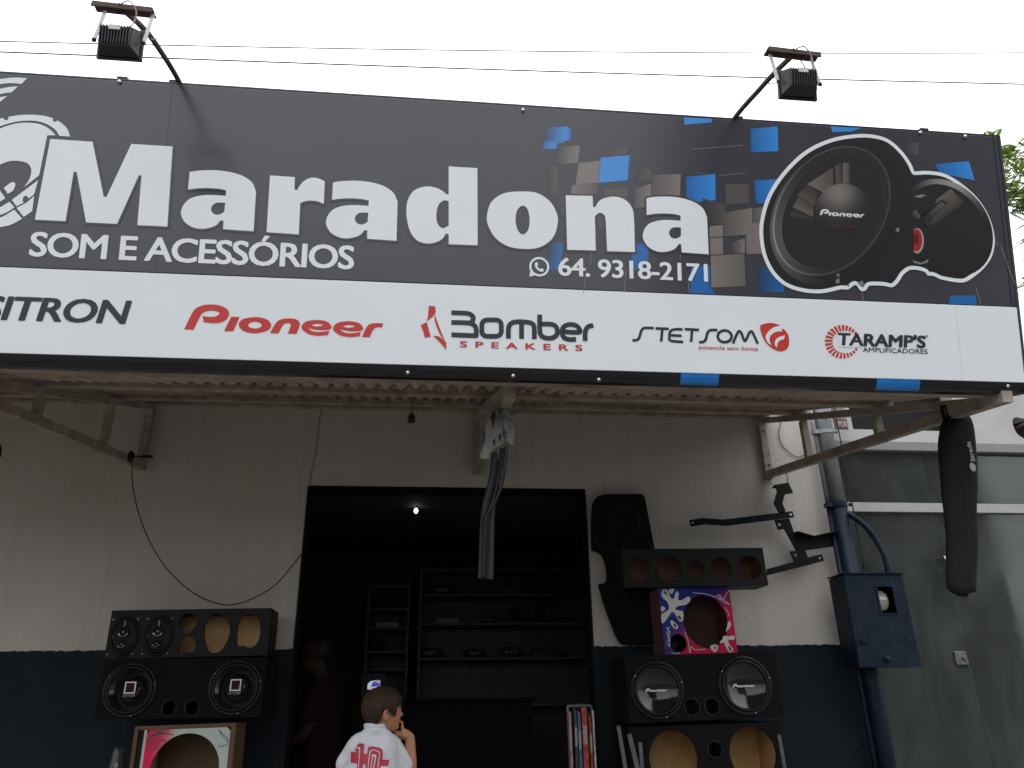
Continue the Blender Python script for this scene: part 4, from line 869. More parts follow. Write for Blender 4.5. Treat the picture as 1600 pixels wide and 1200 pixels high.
# painted slot-port box
f, wd, ht = quadframe(4.72, (205,1137), (365,1128), (361,1262), (198,1267))
t = thing('pink_painted_box', 'raw wood subwoofer box with pink and white painted front and big round hole', 'speaker box', f(wd/2,0,-.2))
th = .02
build('wood_shell', J(fbox(f,0,th,0,ht,-.26,0), fbox(f,wd-th*1.3,wd,0,ht,-.26,0), fbox(f,th+.0005,wd-th*1.3-.0005,ht-th,ht,-.26,0), fbox(f,th+.0005,wd-th*1.3-.0005,0,th,-.26,0), fbox(f,th+.0005,wd-th*1.3-.0005,th+.0005,ht-th-.0005,-.26,-.25)), mat('shell_wood', (.12,.07,.036), .8, var=.3, vs_=9), t, bevel=.002)
bx = pos(f,228,1160)[0]; hc = pos(f,288,1203); hr = pr(f,288,1200,54)
build('slot_lining', fbox(f, th+.001, bx-.016, th+.001, ht-th-.001, -.24, -.02), M_black, t)
build('baffle_edge', fbox(f, bx-.015, bx-.001, th+.001, ht-th-.001, -.24, .001), mat('baffle_pale', (.5,.45,.42), .7), t)
# painted front: printed gradient as vertex colours on a fine grid
V, Fc, Cc = [], [], []
N = 72; x0, x1, y0, y1 = bx, wd-th*1.3-.001, th+.001, ht-th-.001
loop = ell(hc[0], hc[1], hr, hr, N)
def outp(a):
    dx, dy = math.cos(a), math.sin(a); k = min(((x1 if dx > 0 else x0)-hc[0])/dx if abs(dx) > 1e-6 else 9, ((y1 if dy > 0 else y0)-hc[1])/dy if abs(dy) > 1e-6 else 9); return (hc[0]+dx*k, hc[1]+dy*k)
RN = 5
for i in range(N):
    a = 2*math.pi*i/N; e = outp(a)
    for k in range(RN+1):
        p = (loop[i][0]+(e[0]-loop[i][0])*k/RN, loop[i][1]+(e[1]-loop[i][1])*k/RN); V.append(f(p[0], p[1], 0))
        u = (p[0]-x0)/(x1-x0)+.12*noise.noise(Vector((p[0]*9, p[1]*9, 0))); u = min(1, max(0, (u-.14)/.2)); Cc.append(tuple(A*(1-u)+B*u for A, B in zip((.70,.02,.09), (.45,.52,.48))))
for i in range(N):
    for k in range(RN): a, b = i*(RN+1)+k, ((i+1)%N)*(RN+1)+k; Fc.append((a, a+1, b+1, b))
n0 = len(V); V += [f(p[0], p[1], -.018) for p in loop]; Cc += [(.2,.12,.07)]*N
for i in range(N): Fc.append((i*(RN+1), ((i+1)%N)*(RN+1), n0+(i+1)%N, n0+i))
build('painted_front', (V, Fc), printmat('painted_front', .55), t, cols=Cc)
rs = random.Random(4); ms = []
for k in range(11):
    p = Vector((rs.uniform(x0+.02, x1-.02), y1-rs.uniform(.0,.03), 0)); q = [p]
    for j in range(5): q.append(Vector((min(x1-.01,max(x0+.01,q[-1].x+rs.uniform(-.09,.09))), q[-1].y-rs.uniform(-.01,.05), 0)))
    q = [v for v in spline(q, 6) if (Vector((v.x-hc[0], v.y-hc[1])).length > hr+.006 and v.y < y1-.003)]
    if len(q) > 5:
        run = [q[0]]
        for v in q[1:]:
            if (v-run[-1]).length > .06: break
            run.append(v)
        if len(run) > 3: ms.append(ribbon([(v.x, v.y) for v in run], .0028, f, .0008+.0001*k))
build('scribbles', J(*ms), mat('scribble', (.02,.07,.06), .6), t, kind='stuff')
base_z = f(0,0,0).z
sp = thing('support_box', 'plain black box carrying the left speaker stack below the pink painted box', 'speaker box', (f(wd/2,0,0).x, 4.9, FL))
build('cabinet', box(f(0,0,0).x-.1, f(wd,0,0).x+.12, 4.7, 5.15, FL, base_z-.016), M_carpet, sp, bevel=.008)
q = at(188,1185,4.85)
bag = thing('plastic_bag', 'grey translucent plastic bag beside the pink painted box', 'bag', (q.x, 4.85, q.z-.2))
V, Fc = [], []
for i in range(13):
    for j in range(11):
        u, v = i/12, j/10; x = (u-.5)*.085*(.55+.6*math.sin(min(1.6, v*2.2)) if v < .9 else .6); z = -.22+.28*(1-v); y = -.03*math.sin(u*math.pi)*math.sin(min(1,v+.12)*math.pi)+.006*noise.noise(Vector((u*5,v*7,1)))
        V.append(Vector((q.x+x, 4.82+y, q.z+z)))
for i in range(12):
    for j in range(10): a = i*11+j; Fc.append((a, a+11, a+12, a+1))
o = build('wrapper', (V, Fc), mat('bag_grey', (.03,.036,.04), .3, var=.5, vs_=20), bag, sm=True)
o.modifiers.new('s', 'SOLIDIFY').thickness = .004
build('print', fbox(wallframe(4.785), q.x-.004, q.x+.016, q.z-.06, q.z-.02, 0, .001), mat('bag_print', (.2,.21,.21), .5, var=.8, vs_=60), bag)

# right stack --------------------------------------------------
f, wd, ht = quadframe(4.84, (973,858), (1194,856), (1198,914), (974,918))
t = thing('five_hole_box', 'long black box with five round holes in a row on top of the right stack', 'speaker box', f(wd/2,0,-.12))
holes = []
for cx, cy, r in ((375,568,64),(555,567,69),(712,568,47),(862,562,60),(1035,560,66)):
    px, py = 900+cx/3.81, 740+cy/3.81; c = pos(f,px,py); rr = pr(f,px,py,r/3.81); holes.append(ell(*c, rr, rr*1.06, 26, 0, .012))
carcass(t, f, wd, ht, .2, holes, M_black, mat('lining_brown', (.20,.105,.07), .8, var=.2))
f, wd, ht = quadframe(4.88, (1031,919), (1142,917), (1150,1021), (1037,1024))
t = thing('splash_painted_box', 'small box painted blue to pink with white splashes and a big round hole', 'speaker box', f(wd/2,0,-.12))
hc, hr = pos(f,1102.5,971), pr(f,1102.5,971,34.5); pc, prr = pos(f,1060,1005), pr(f,1060,1005,12.5)
outer = [(0,0),(wd,0),(wd,ht),(0,ht)]
V, Fc = poly2(outer, [ell(*hc, hr, hr*1.12, 40), ell(*pc, prr, prr*1.1, 24)], f, 0)
bm = bmesh.new(); vs_ = [bm.verts.new(v) for v in V]
for q in Fc: bm.faces.new([vs_[i] for i in q])
for _ in range(3): bmesh.ops.subdivide_edges(bm, edges=[e for e in bm.edges if e.calc_length() > .03], cuts=1, use_grid_fill=False); bmesh.ops.triangulate(bm, faces=[x for x in bm.faces if len(x.verts) > 4])
bm.verts.index_update(); V = [v.co.copy() for v in bm.verts]; Fc = [tuple(v.index for v in q.verts) for q in bm.faces]; bm.free(); Cc = []
for v in V:
    d = v-f.o; u, w_ = d.dot(f.u)/wd, d.dot(f.v)/ht; k = min(1, max(0, (u*.75+(1-w_)*.95-.62)/.55)); blu = (.012,.07,.33) if u < .25 else (.03,.025,.22); k2 = k*k*(3-2*k)
    if u < .22 and w_ < .25: k2 *= .15
    Cc.append(tuple(a*(1-k2)+b*k2 for a, b in zip((.008+.012*u,.03*(1-u)+.006,.20-.06*u), (.50,.008,.06))))
build('painted_front', (V, Fc), printmat('splash_front', .45), t, cols=Cc)
build('shell', J(fbox(f,0,.016,0,ht,-.26,-.0006), fbox(f,wd-.016,wd,0,ht,-.26,-.0006), fbox(f,.0165,wd-.0165,0,.016,-.26,-.0006), fbox(f,.0165,wd-.0165,ht-.016,ht,-.26,-.0006), fbox(f,.0165,wd-.0165,.0165,ht-.0165,-.26,-.25)), mat('lining_maroon', (.10,.045,.045), .8, var=.3), t)
build('port_tube', lathe([(prr,.001),(prr*.95,-.002),(prr*.9,-.12),(.0001,-.121)], sub(f, pc), 24), M_rubber, t, sm=True)
M_splash = mat('splash_white', (.56,.55,.53), .5, var=.05); M_ink = mat('splash_ink', (.01,.01,.015), .5)
def splash(lst, lift, m, name):
    ms = [poly2(smooth([p[:2] for p in pxl(f, e, *T6)], 4), [], f, lift+.00008*i) for i, e in enumerate(lst)]
    return build(name, J(*ms), m, t, kind='stuff')
SP = [[(555,800),(540,760),(515,740),(508,710),(520,690),(545,695),(560,730),(570,745),(585,740),(590,715),(600,700),(612,715),(608,745),(620,755),(645,745),(665,732),(680,740),(678,760),(655,780),(625,785),(605,790),(590,805),(610,815),(635,820),(640,850),(632,880),(612,875),(595,845),(578,825),(565,830),(545,860),(520,890),(510,885),(508,840),(530,825)],
      [(508,790),(530,800),(525,815),(508,820)], [(552,690),(585,688),(572,715),(560,712)], [(562,880),(575,875),(605,905),(605,922),(590,925),(570,905)],
      [(905,880),(920,885),(922,905),(905,930),(892,940),(900,910)],
      [(870,990),(875,970),(890,965),(905,970),(940,965),(942,985),(925,990),(905,990),(915,1020),(935,1045),(930,1062),(912,1062),(890,1030),(880,1005),(862,1010),(855,1000)],
      [(800,1025),(835,1018),(845,1035),(838,1055),(822,1062),(805,1045)]]
def clampf(L): return L
splash(SP, .0006, M_splash, 'white_splashes')
splash([[(520,705),(530,700),(545,725),(535,720)], [(605,845),(620,850),(625,870),(612,865)], [(580,895),(590,895),(597,912),(587,915)], [(905,1030),(915,1030),(928,1055),(918,1055)], [(820,1035),(830,1030),(832,1048)]], .0016, M_ink, 'ink_details')
sq = [[(693,710),(760,715),(830,735),(880,765),(912,778),(860,740),(840,725),(858,725),(868,742),(880,745),(895,715),(912,695)], [(645,940),(665,990),(672,1035),(678,1065),(685,1030),(700,1045),(720,1050),(770,1045)], [(885,795),(905,825),(912,850)], [(566,1062),(585,1072),(618,1068)], [(552,1030),(558,990),(550,970),(560,945),(548,925),(562,912)]]
build('white_squiggles', J(*[ribbon([(v.x,v.y) for v in spline([(*p[:2],0) for p in pxl(f, e, *T6)], 5)], .004, f, .0012+.0001*i) for i, e in enumerate(sq)]), M_splash, t, kind='stuff')
q0, q1 = f.px(900+545/3.81, 740+1030/3.81), f.px(900+545/3.81, 740+912/3.81)
build('painted_name', text('Chullus', f, q0[0]+.022, q0[0], q0[1], .018, .0014, shear=.25) if False else text('Chullus', f, q0[0]+.018, q0[0]+.018+(q1[1]-q0[1]), q0[1], .02, .0014, shear=.25, rot=True), M_splash, t)

f, wd, ht = quadframe(4.72, (979,1026), (1214,1017), (1222,1120), (981,1130))
t = thing('dish_woofer_box', 'black carpeted box with two glossy dish woofers and two ports, in right stack', 'speaker box', f(wd/2,0,-.15))
cabinet(t, f, wd, ht, .38, ((1027,1078,42),(1164,1071,42)), ((1081,1105,11.5),(1112.5,1104,11.5)))
for px, py in ((1027,1078),(1164,1071)): woofer(t, f, pos(f,px,py), pr(f,px,py,42), 'dish')
f, wd, ht = quadframe(4.74, (986,1137), (1226,1127), (1232,1244), (986,1256))
t = thing('orange_hole_box', 'black box with two large round holes showing orange raw wood inside, below the right stack', 'speaker box', f(wd/2,0,-.15))
holes = []
for px, py, r in ((1053,1185,38),(1177,1177,36.5),(1117,1171,10.5)): holes.append(ell(*pos(f,px,py), pr(f,px,py,r), pr(f,px,py,r)*1.02, 36))
carcass(t, f, wd, ht, .36, holes, M_carpet, M_mdf)
port(t, f, pos(f,1117,1171), pr(f,1117,1171,11))
sp = thing('support_box', 'plain black box carrying the right speaker stack below the orange holed box', 'speaker box', (f(wd/2,0,0).x, 4.9, FL))
build('cabinet', box(f(0,0,0).x-.06, f(wd,0,0).x+.06, 4.72, 5.14, FL, min(f(0,0,0).z, f(wd,0,0).z)-.004), M_carpet, sp, bevel=.008)
for (a, b), wd_, lab in ((((966,1134),(978,1205)), .022, 'leftmost and tallest of the thin grey metal bars beside the right stack'), (((983,1147),(997,1205)), .026, 'middle thin grey metal bar beside the right stack'), (((1000,1160),(1004,1205)), .02, 'shortest speckled metal bar standing against the orange holed box'), (((1217,1148),(1227,1205)), .02, 'speckled metal bar standing right of the orange wood holes')):
    p, q = at(*a, 4.68), at(*b, 4.66); d = (q-p)/(p.z-q.z); q = p+d*(p.z-FL)
    tag(build('metal_bar', beam(p, q, .008, wd_, (1,0,0)), M_alu, bevel=.001), lab, 'metal bar', 'metal bars leaning by the boxes')

# ================================================================ things hanging under the awning
# magnetic aerial stuck on the left bracket
q = onX(204, 713, -1.935+.03); ant = thing('car_antenna', 'black magnetic car antenna stuck on the left bracket with its cable drooping to the door', 'antenna', q)
fr = Frame(q, (0,1,0), (0,0,1), (1,0,0))
build('base', lathe([(.0001,-.002),(.036,-.002),(.036,.008),(.02,.018),(.008,.022),(.0001,.022)], fr, 24), M_rubber, ant, sm=True)
build('rod', J(tube([fr(0,0,.02), fr(0,0,.07)], .0055, 8), tube([fr(0,0,.07), fr(0,0,.135)], .0095, 10)), M_rubber, ant, sm=True)
cab = [fr(0,-.02,.012)]+[at(px, py, 4.95+.02*i) for i, (px, py) in enumerate(((207,755),(217,803),(236,850),(262,890),(296,922),(330,940),(362,945),(395,935),(432,912),(471,866)))]
build('cable', tube(spline(cab, 8), .0034, 6), M_wire, ant, sm=True)
tag(build('thin_cord', tube(spline([at(*p, D-.008) for p in ((502,640),(497,675),(494,705),(487,735),(484,757))], 6), .0022, 5), mat('cord_grey', (.12,.105,.09), .7)), 'thin grey cord running down the wall above the left door corner', 'cord')
# empty lamp socket
q = at(643, 650, 4.55); so_ = thing('lamp_socket', 'small brown lamp socket hanging on a short cord under the awning', 'lamp', q)
build('cord', tube([q, Vector((q.x+.003, q.y, roofz(q.y)-.0))], .003, 6), M_wire, so_)
build('socket', lathe([(.0001,.018),(.014,.016),(.022,.0),(.023,-.03),(.026,-.032),(.026,-.04),(.022,-.041),(.02,-.03)], Frame(q, (1,0,0), (0,1,0), (0,0,1)), 16), mat('socket_brown', (.06,.045,.035), .5), so_, sm=True)

# bundle of wrapped trim strips in the doorway
HY = 3.2; fr = wallframe(HY); H2 = (3.3333, 600, 560)
hb = thing('wrapped_trim_strips', 'bundle of grey car trim strips in torn plastic hanging in front of the doorway', 'car trim', at(770, 900, HY))
def strip(pts, wd, c, m, name='strip'):
    q = [(*p[:2], 0) for p in pxl(fr, pts, *H2)]; s = spline(q, 6); V, Fc = [], []
    for i, p in enumerate(s):
        d = (s[min(i+1, len(s)-1)]-s[max(i-1,0)]).normalized(); nn = Vector((-d.y, d.x, 0))
        for a, b in ((-1,-.5),(-.3,.5),(.3,.5),(1,-.5),(.6,-.9),(-.6,-.9)): V.append(fr(p.x+nn.x*a*wd/2, p.y+nn.y*a*wd/2, c+b*.012))
    for i in range(len(s)-1):
        for k in range(6): Fc.append((6*i+k, 6*i+(k+1)%6, 6*i+6+(k+1)%6, 6*i+6+k))
    Fc += [tuple(reversed(range(6))), tuple(range(6*(len(s)-1), 6*len(s)))]
    return build(name, (V, Fc), m, hb, bevel=0)
M_st1 = mat('trim_grey', (.02,.022,.026), .45, spec=.25, var=.2); M_st2 = mat('trim_dark', (.006,.0065,.008), .4, spec=.25, var=.2)
strip([(578,490),(565,600),(545,690),(528,760),(518,850),(512,1000),(507,1145)], .026, .0, M_st1)
strip([(636,460),(622,600),(595,710),(560,780),(535,840),(528,1000),(522,1145)], .016, .02, M_st2)
strip([(612,480),(595,610),(572,720),(545,800),(524,850),(518,1000),(514,1145)], .018, .034, M_st2)
strip([(590,520),(580,640),(562,800),(558,950),(553,1145)], .028, -.02, M_st1)
strip([(633,460),(618,600),(590,720),(552,800)], .004, .045, mat('trim_edge', (.07,.075,.085), .3), 'bright_edge')
def sheet(name, pts, c, m, amp=.012, parent=None):
    o = smooth([p[:2] for p in pxl(fr, pts, *H2)], 2); V, Fc = poly2(o, [], fr, c); bm = bmesh.new(); vv = [bm.verts.new(v) for v in V]
    for f_ in Fc: bm.faces.new([vv[i] for i in f_])
    for _ in range(3):
        bmesh.ops.subdivide_edges(bm, edges=[e for e in bm.edges if e.calc_length() > .012], cuts=1); bmesh.ops.triangulate(bm, faces=[x for x in bm.faces if len(x.verts) > 3])
    for v in bm.verts: v.co.y += amp*noise.noise(v.co*38)+amp*.6*noise.noise(v.co*90)
    bm.verts.index_update(); m_ = ([v.co.copy() for v in bm.verts], [tuple(v.index for v in q.verts) for q in bm.faces]); bm.free()
    ob = build(name, m_, m, hb, sm=True); ob.modifiers.new('s', 'SOLIDIFY').thickness = .0015; return ob
sheet('clear_wrapper', [(608,205),(635,190),(662,205),(674,240),(676,330),(670,468),(645,462),(630,440),(618,380),(608,300)], .055, mat('wrap_green_grey', (.20,.24,.22), .2, var=.55, vs_=45, dirt=(.05,.07,.065)))
sheet('paper_tag', [(560,290),(585,250),(606,215),(612,300),(622,380),(630,440),(600,470),(550,500),(545,533),(498,531),(505,470),(515,410),(540,330)], .04, mat('paper_grey', (.27,.265,.25), .7, var=.2, vs_=25), .008)
for i, pts in enumerate(([(510,402),(524,400),(518,470),(504,472)], [(503,480),(512,480),(507,515),(500,515)], [(548,330),(570,290),(575,330),(560,400)], [(585,300),(600,280),(604,330),(596,345)], [(560,455),(575,440),(572,475),(560,480)], [(588,425),(604,415),(602,450),(590,455)], [(610,400),(622,395),(622,425),(610,430)])):
    build('tag_print', poly2([p[:2] for p in pxl(fr, pts, *H2)], [], fr, .068), mat('tag_ink', (.02,.024,.022), .6) if i != 3 else mat('tag_green', (.02,.16,.11), .5), hb)
build('hanging_wire', tube([at(787,612,HY), Vector((.32, HY, 3.0-(D-HY)*.144-.02))], .003, 6), M_wire, hb)

# long black fabric covers
def cover(name, label, X, Y, pts, sc, thick, lettering):
    f = wallframe(Y); o = smooth([p for p in pxl(f, pts, *sc)], 5); cx = sum(p[0] for p in o)/len(o); cz = sum(p[1] for p in o)/len(o)
    t = thing(name, label, 'cover', (cx, Y, min(p[1] for p in o))); N = len(o); zt, zb = max(p[1] for p in o), min(p[1] for p in o)
    V, Fc = [], []; rings = [(1,0),(.97,.35),(.88,.62),(.7,.84),(.4,.97),(.1,1),(0,1)]
    med = lambda p: (min(max(cx, p[0]-.02), p[0]+.02) if False else cx+(p[0]-cx)*0, min(max(p[1], zb+.09), zt-.06))
    for s in (1, -1):
        for a, h in rings:
            for p in o:
                xs = [q[0] for q in o if abs(q[1]-p[1]) < .03] or [p[0]]; c0 = ((min(xs)+max(xs))/2, min(max(p[1], zb+.05), zt-.05))
                V.append(f(c0[0]+(p[0]-c0[0])*a, c0[1]+(p[1]-c0[1])*a, s*h*thick+.004*noise.noise(Vector((p[0]*14, p[1]*14, a*3)))))
    K = len(rings)
    for s in range(2):
        for k in range(K-1):
            for i in range(N):
                q = (s*K*N+k*N+i, s*K*N+k*N+(i+1)%N, s*K*N+(k+1)*N+(i+1)%N, s*K*N+(k+1)*N+i); Fc.append(q if s else tuple(reversed(q)))
    b = build('fabric_body', (V, Fc), mat('cover_fabric', (.011,.011,.012), .85, spec=.15, var=.3, vs_=20, bump=.3, bs=200), t, sm=True)
    return t, f
cpts = [(315,190),(340,160),(390,147),(440,165),(465,215),(480,320),(488,500),(482,650),(490,800),(484,950),(480,1085,1),(440,1092,1),(432,1110,1),(390,1100),(345,1070),(332,1020),(332,900),(330,780),(310,600),(298,480),(288,320),(300,230)]
t, f = cover('hanging_cover', 'long black fabric cover with a white printed name hanging from the right bracket', 2.44, 3.16, cpts, (3.3333, 1380, 600), .030, True)
q0, q1 = f.px(1513,725), f.px(1511,694)
build('printed_name', text('Strada', f, f.px(1514,725)[0]+.004, f.px(1514,725)[0]+.004+(q1[1]-q0[1]), q0[1], .021, .039, bold=.03, rot=True), mat('name_white', (.33,.33,.34), .6), t)
c = f.px(1511.5,733.5); build('oval_mark', poly2(ell(c[0], c[1], .011, .0165, 24), [], f, .038), mat('oval_grey', (.3,.29,.3), .5), t)
build('oval_rim', ribbon(ell(c[0], c[1], .013, .019, 28), .003, f, .0382, True), mat('name_white', (.33,.33,.34), .6), t)
p = at(1477,650,3.16); ztop = 3.0-(D-3.16)*.144+.04
build('strap', J(tube(spline([p+Vector((-.008,0,-.02)), p+Vector((-.012,-.005,.04)), Vector((2.44-.03, 3.16, ztop)), p+Vector((.016,.0,.04)), p+Vector((.014,0,-.02))], 6), .008, 8)), M_black, t, sm=True)
f = wallframe(4.0); c = at(-31, 709, 3.4)
t = thing('wheel_cover_ring', 'black padded ring hanging at the very left edge under the sign', 'steering wheel cover', c)
fr = Frame(c, (1,0,0), (0,0,1), (0,-1,0))
V, Fc = [], []
for i in range(40):
    a = 2*math.pi*i/40
    for k in range(10):
        b = 2*math.pi*k/10; r = .068+.017*math.cos(b); V.append(fr(r*math.cos(a)*1.0, r*math.sin(a)*1.05, .017*math.sin(b)))
for i in range(40):
    for k in range(10): Fc.append((i*10+k, ((i+1)%40)*10+k, ((i+1)%40)*10+(k+1)%10, i*10+(k+1)%10))
build('padding', (V, Fc), M_black, t, sm=True)
build('hook', tube([c+Vector((0,0,.07)), Vector((c.x, c.y, 3.0-(D-c.y)*.144))], .003, 6), M_wire, t)

# ================================================================ shop interior
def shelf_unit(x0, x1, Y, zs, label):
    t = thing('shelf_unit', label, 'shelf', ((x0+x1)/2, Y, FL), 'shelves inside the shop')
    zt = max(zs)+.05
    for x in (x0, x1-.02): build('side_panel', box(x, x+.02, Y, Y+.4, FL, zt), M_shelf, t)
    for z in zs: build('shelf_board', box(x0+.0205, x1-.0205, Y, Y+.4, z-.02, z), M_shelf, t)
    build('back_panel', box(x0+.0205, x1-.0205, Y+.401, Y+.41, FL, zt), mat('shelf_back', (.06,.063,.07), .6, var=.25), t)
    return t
SYY = 7.6
zs1 = [at(780,py,SYY).z for py in (889,928,973,1027,1100)]
shelf_unit(at(655,950,SYY).x, at(918,950,SYY).x+.5, SYY, zs1, 'wide dark shelf unit at the back of the shop interior')
zs0 = [at(600,py,SYY).z for py in (915,950,980,1017,1045)]
shelf_unit(at(574,950,SYY).x, at(640,950,SYY).x, SYY, zs0, 'narrow dark shelf unit left of the wide one inside the shop')
def amp(t, q, s):
    build('body', box(q.x-.13*s, q.x+.13*s, q.y, q.y+.2, q.z, q.z+.07*s), M_item, t, bevel=.01)
    for i in range(7): build('fin', box(q.x-.12*s+i*.04*s, q.x-.11*s+i*.04*s, q.y, q.y+.2, q.z+.0701*s, q.z+.085*s), M_item, t)
def spk(t, q, s):
    fr = Frame(q+Vector((0,.02,.09*s)), (1,0,0), (0,0,1), (0,-1,0))
    build('basket', lathe([(.09*s,-.06),(.092*s,0),(.085*s,.012),(.07*s,.008),(.045*s,-.02)], fr, 24), M_item, t, sm=True)
    build('cap', lathe([(.046*s,-.02),(.03*s,.0),(.0001,.008)], fr, 20), M_cone, t, sm=True)
def lampu(t, q, s):
    V, Fc = ball(q+Vector((0,.1,.055*s)), .14*s, .09, .06*s, 20, 10); V = [Vector((v.x, v.y, max(v.z, q.z))) for v in V]
    build('lens', (V, Fc), mat('lamp_lens', (.06,.065,.07), .06, var=.2), t, sm=True)
    for d in (-.05, .05): build('reflector', ball(q+Vector((d*s,.02,.06*s)), .022*s, n=12, m=8), M_chrome, t, sm=True)
rows = {'top shelf':889,'second shelf':928,'third shelf':973,'fourth shelf':1027}
# (px, kind, size, look)
items = [(690,'spk',.9,'round speaker'),(740,'amp',.8,'finned amplifier'),(690,928,lampu,.9,'car lamp'),(766,928,lampu,.6,'small car lamp'),(800,928,amp,1.0,'finned amplifier'),(850,928,spk,.9,'round speaker'),
 (700,973,amp,.9,'finned amplifier'),(765,973,lampu,.7,'bright spotted lamp'),(805,973,spk,.9,'round speaker'),(845,973,spk,1.1,'round speaker'),
 (672,1027,lampu,.9,'car lamp'),(742,1027,lampu,.8,'car lamp'),(800,1027,lampu,.9,'twin car lamp'),(855,1027,amp,1.0,'finned amplifier'),(890,973,amp,.8,'finned amplifier')]
nm = {889:'top',928:'second',973:'third',1027:'fourth'}; fn = {'spk':spk,'amp':amp}
order = ['first','second','third','fourth','fifth','sixth']; cnt = {}
for it in sorted([(i[0],889,fn[i[1]],i[2],i[3]) if len(i) == 4 else i for i in items], key=lambda i: (i[1], i[0])):
    px, py, fu, s_, look = it; q = at(px, py, SYY+.08); q.z = at(780,py,SYY).z+.001
    k = cnt.get(py, 0); cnt[py] = k+1
    t = thing({spk:'loudspeaker',amp:'amplifier',lampu:'car_lamp'}[fu], 'dark %s, %s from the left on the %s shelf of the wide unit' % (look, order[k], nm[py]), {spk:'speaker',amp:'amplifier',lampu:'car lamp'}[fu], q, 'goods on the wide shelf unit')
    fu(t, q, s_)
cnt = {}
for px, py, fu, s_, look in ((590,915,amp,.7,'finned amplifier'),(620,915,amp,.6,'finned amplifier'),(588,950,spk,.8,'round speaker'),(620,950,spk,.8,'round speaker'),(605,980,amp,.9,'finned amplifier'),(592,1017,spk,.8,'round speaker')):
    q = at(px, py, SYY+.08); q.z = at(600,py,SYY).z+.001; k = cnt.get(py, 0); cnt[py] = k+1
    t = thing({spk:'loudspeaker',amp:'amplifier'}[fu], 'dark %s, %s from the left on the %s shelf of the narrow unit' % (look, order[k], {915:'top',950:'second',980:'third',1017:'fourth'}[py]), {spk:'speaker',amp:'amplifier'}[fu], q, 'goods on the narrow shelf unit')
    fu(t, q, s_)
q = at(650, 798, 7.0); t = thing('ceiling_lamp', 'small lit white lamp high inside the dark shop', 'lamp', q)
build('bulb', ball(q, .019, .019, .026, 12, 8), mat('lamp_lit', (1,.98,.95), .5, emit=3), t, sm=True)
build('holder', tube([q+Vector((0,0,.024)), Vector((q.x, q.y, 3.2))], .008, 8), M_black, t)
# counter with a small lit screen
CY = 6.3
q = at(584, 1071, CY); t = thing('counter', 'dark shop counter behind the boy', 'counter', (q.x+.4, CY, FL))
build('body', box(q.x-.3, q.x+1.2, CY+.03, CY+.5, FL, q.z-.13), mat('counter_black', (.007,.007,.009), .8, spec=.1), t, bevel=.004); build('top', box(q.x-.33, q.x+1.23, CY, CY+.53, q.z-.1295, q.z-.1), MATS['counter_black'], t, bevel=.004)
t = thing('small_screen', 'small lit blue and white screen above the boy\'s head', 'screen', (q.x, CY+.1, q.z-.1))
fr = wallframe(CY+.05)
a0, a1 = fr.px(574,1079), fr.px(594.5,1063)
build('casing', fbox(fr, a0[0]-.05, a1[0]+.05, a0[1]-.05, a1[1]+.05, -.03, -.002), M_black, t, bevel=.004)
build('stand', box((a0[0]+a1[0])/2-.03, (a0[0]+a1[0])/2+.03, CY+.06, CY+.1, q.z-.0995, a0[1]-.052), M_black, t)
S3 = (7.5, 500, 1040)
for i, (pts, c) in enumerate((([(555,280),(558,215),(590,185),(640,172),(706,170),(704,270),(660,284)], (.32,.34,.42)), ([(595,248),(625,185),(704,208),(700,245)], (.045,.045,.27)), ([(630,180),(660,172),(706,175),(702,192),(660,192)], (.25,.16,.11)), ([(560,262),(690,262),(688,270),(562,268)], (.3,.06,.08)))):
    m = poly2([p[:2] for p in pxl(fr, pts, *S3)], [], fr, .0005*i); build('display', m, printmat('screen_%d' % i, .3, 1.0), t, cols=[c]*len(m[0]))

# rack of blister packs at the right door jamb
q = at(905, 1103, 4.95); rk = thing('display_rack', 'grey wire display rack at the right door jamb', 'rack', (q.x, 4.95, FL))
xl, xr = at(888,1103,4.95).x, at(925,1103,4.95).x
build('top_bar', tube([(xl, 4.97, q.z), (xr, 4.97, q.z)], .008, 8), M_galv, rk)
for x in (xl, xr): build('post', tube([(x, 4.97, FL), (x, 4.97, q.z)], .008, 8), M_galv, rk)
for i, (px, wd, c, lab, top) in enumerate(((889,.016,(.34,.2,.2),'thin pink and grey pack at the left of the door rack',1112), (897,.018,(.03,.035,.04),'thin black pack second in the door rack',1108), (903,.018,(.05,.10,.22),'thin blue pack third in the door rack',1112), (911,.032,(.33,.045,.03),'wide red pack in the middle of the door rack',1105), (920,.016,(.22,.03,.02),'narrow red pack beside the wide red one in the door rack',1118), (925,.012,(.42,.42,.42),'thin white pack at the right end of the door rack',1110))):
    p = at(px, top, 4.93); h = .75; t = thing('blister_pack', lab, 'package', (p.x, 4.93, p.z-h), 'packs in the door rack')
    build('card', box(p.x-wd/2, p.x+wd/2, 4.90, 4.955, p.z-h, p.z), mat('pack_%d' % i, c, .35, var=.6, vs_=25), t, bevel=.003)
    build('hanger', tube(spline([(p.x,4.93,p.z-.002),(p.x,4.945,p.z+.02),(p.x,4.97,p.z+.012)],4), .003, 6), M_galv, t)
    build('print_band', box(p.x-wd*.35, p.x+wd*.35, 4.8985, 4.8995, p.z-.2, p.z-.1), mat('pack_print', (.3,.28,.26), .5, var=.6, vs_=60), t)

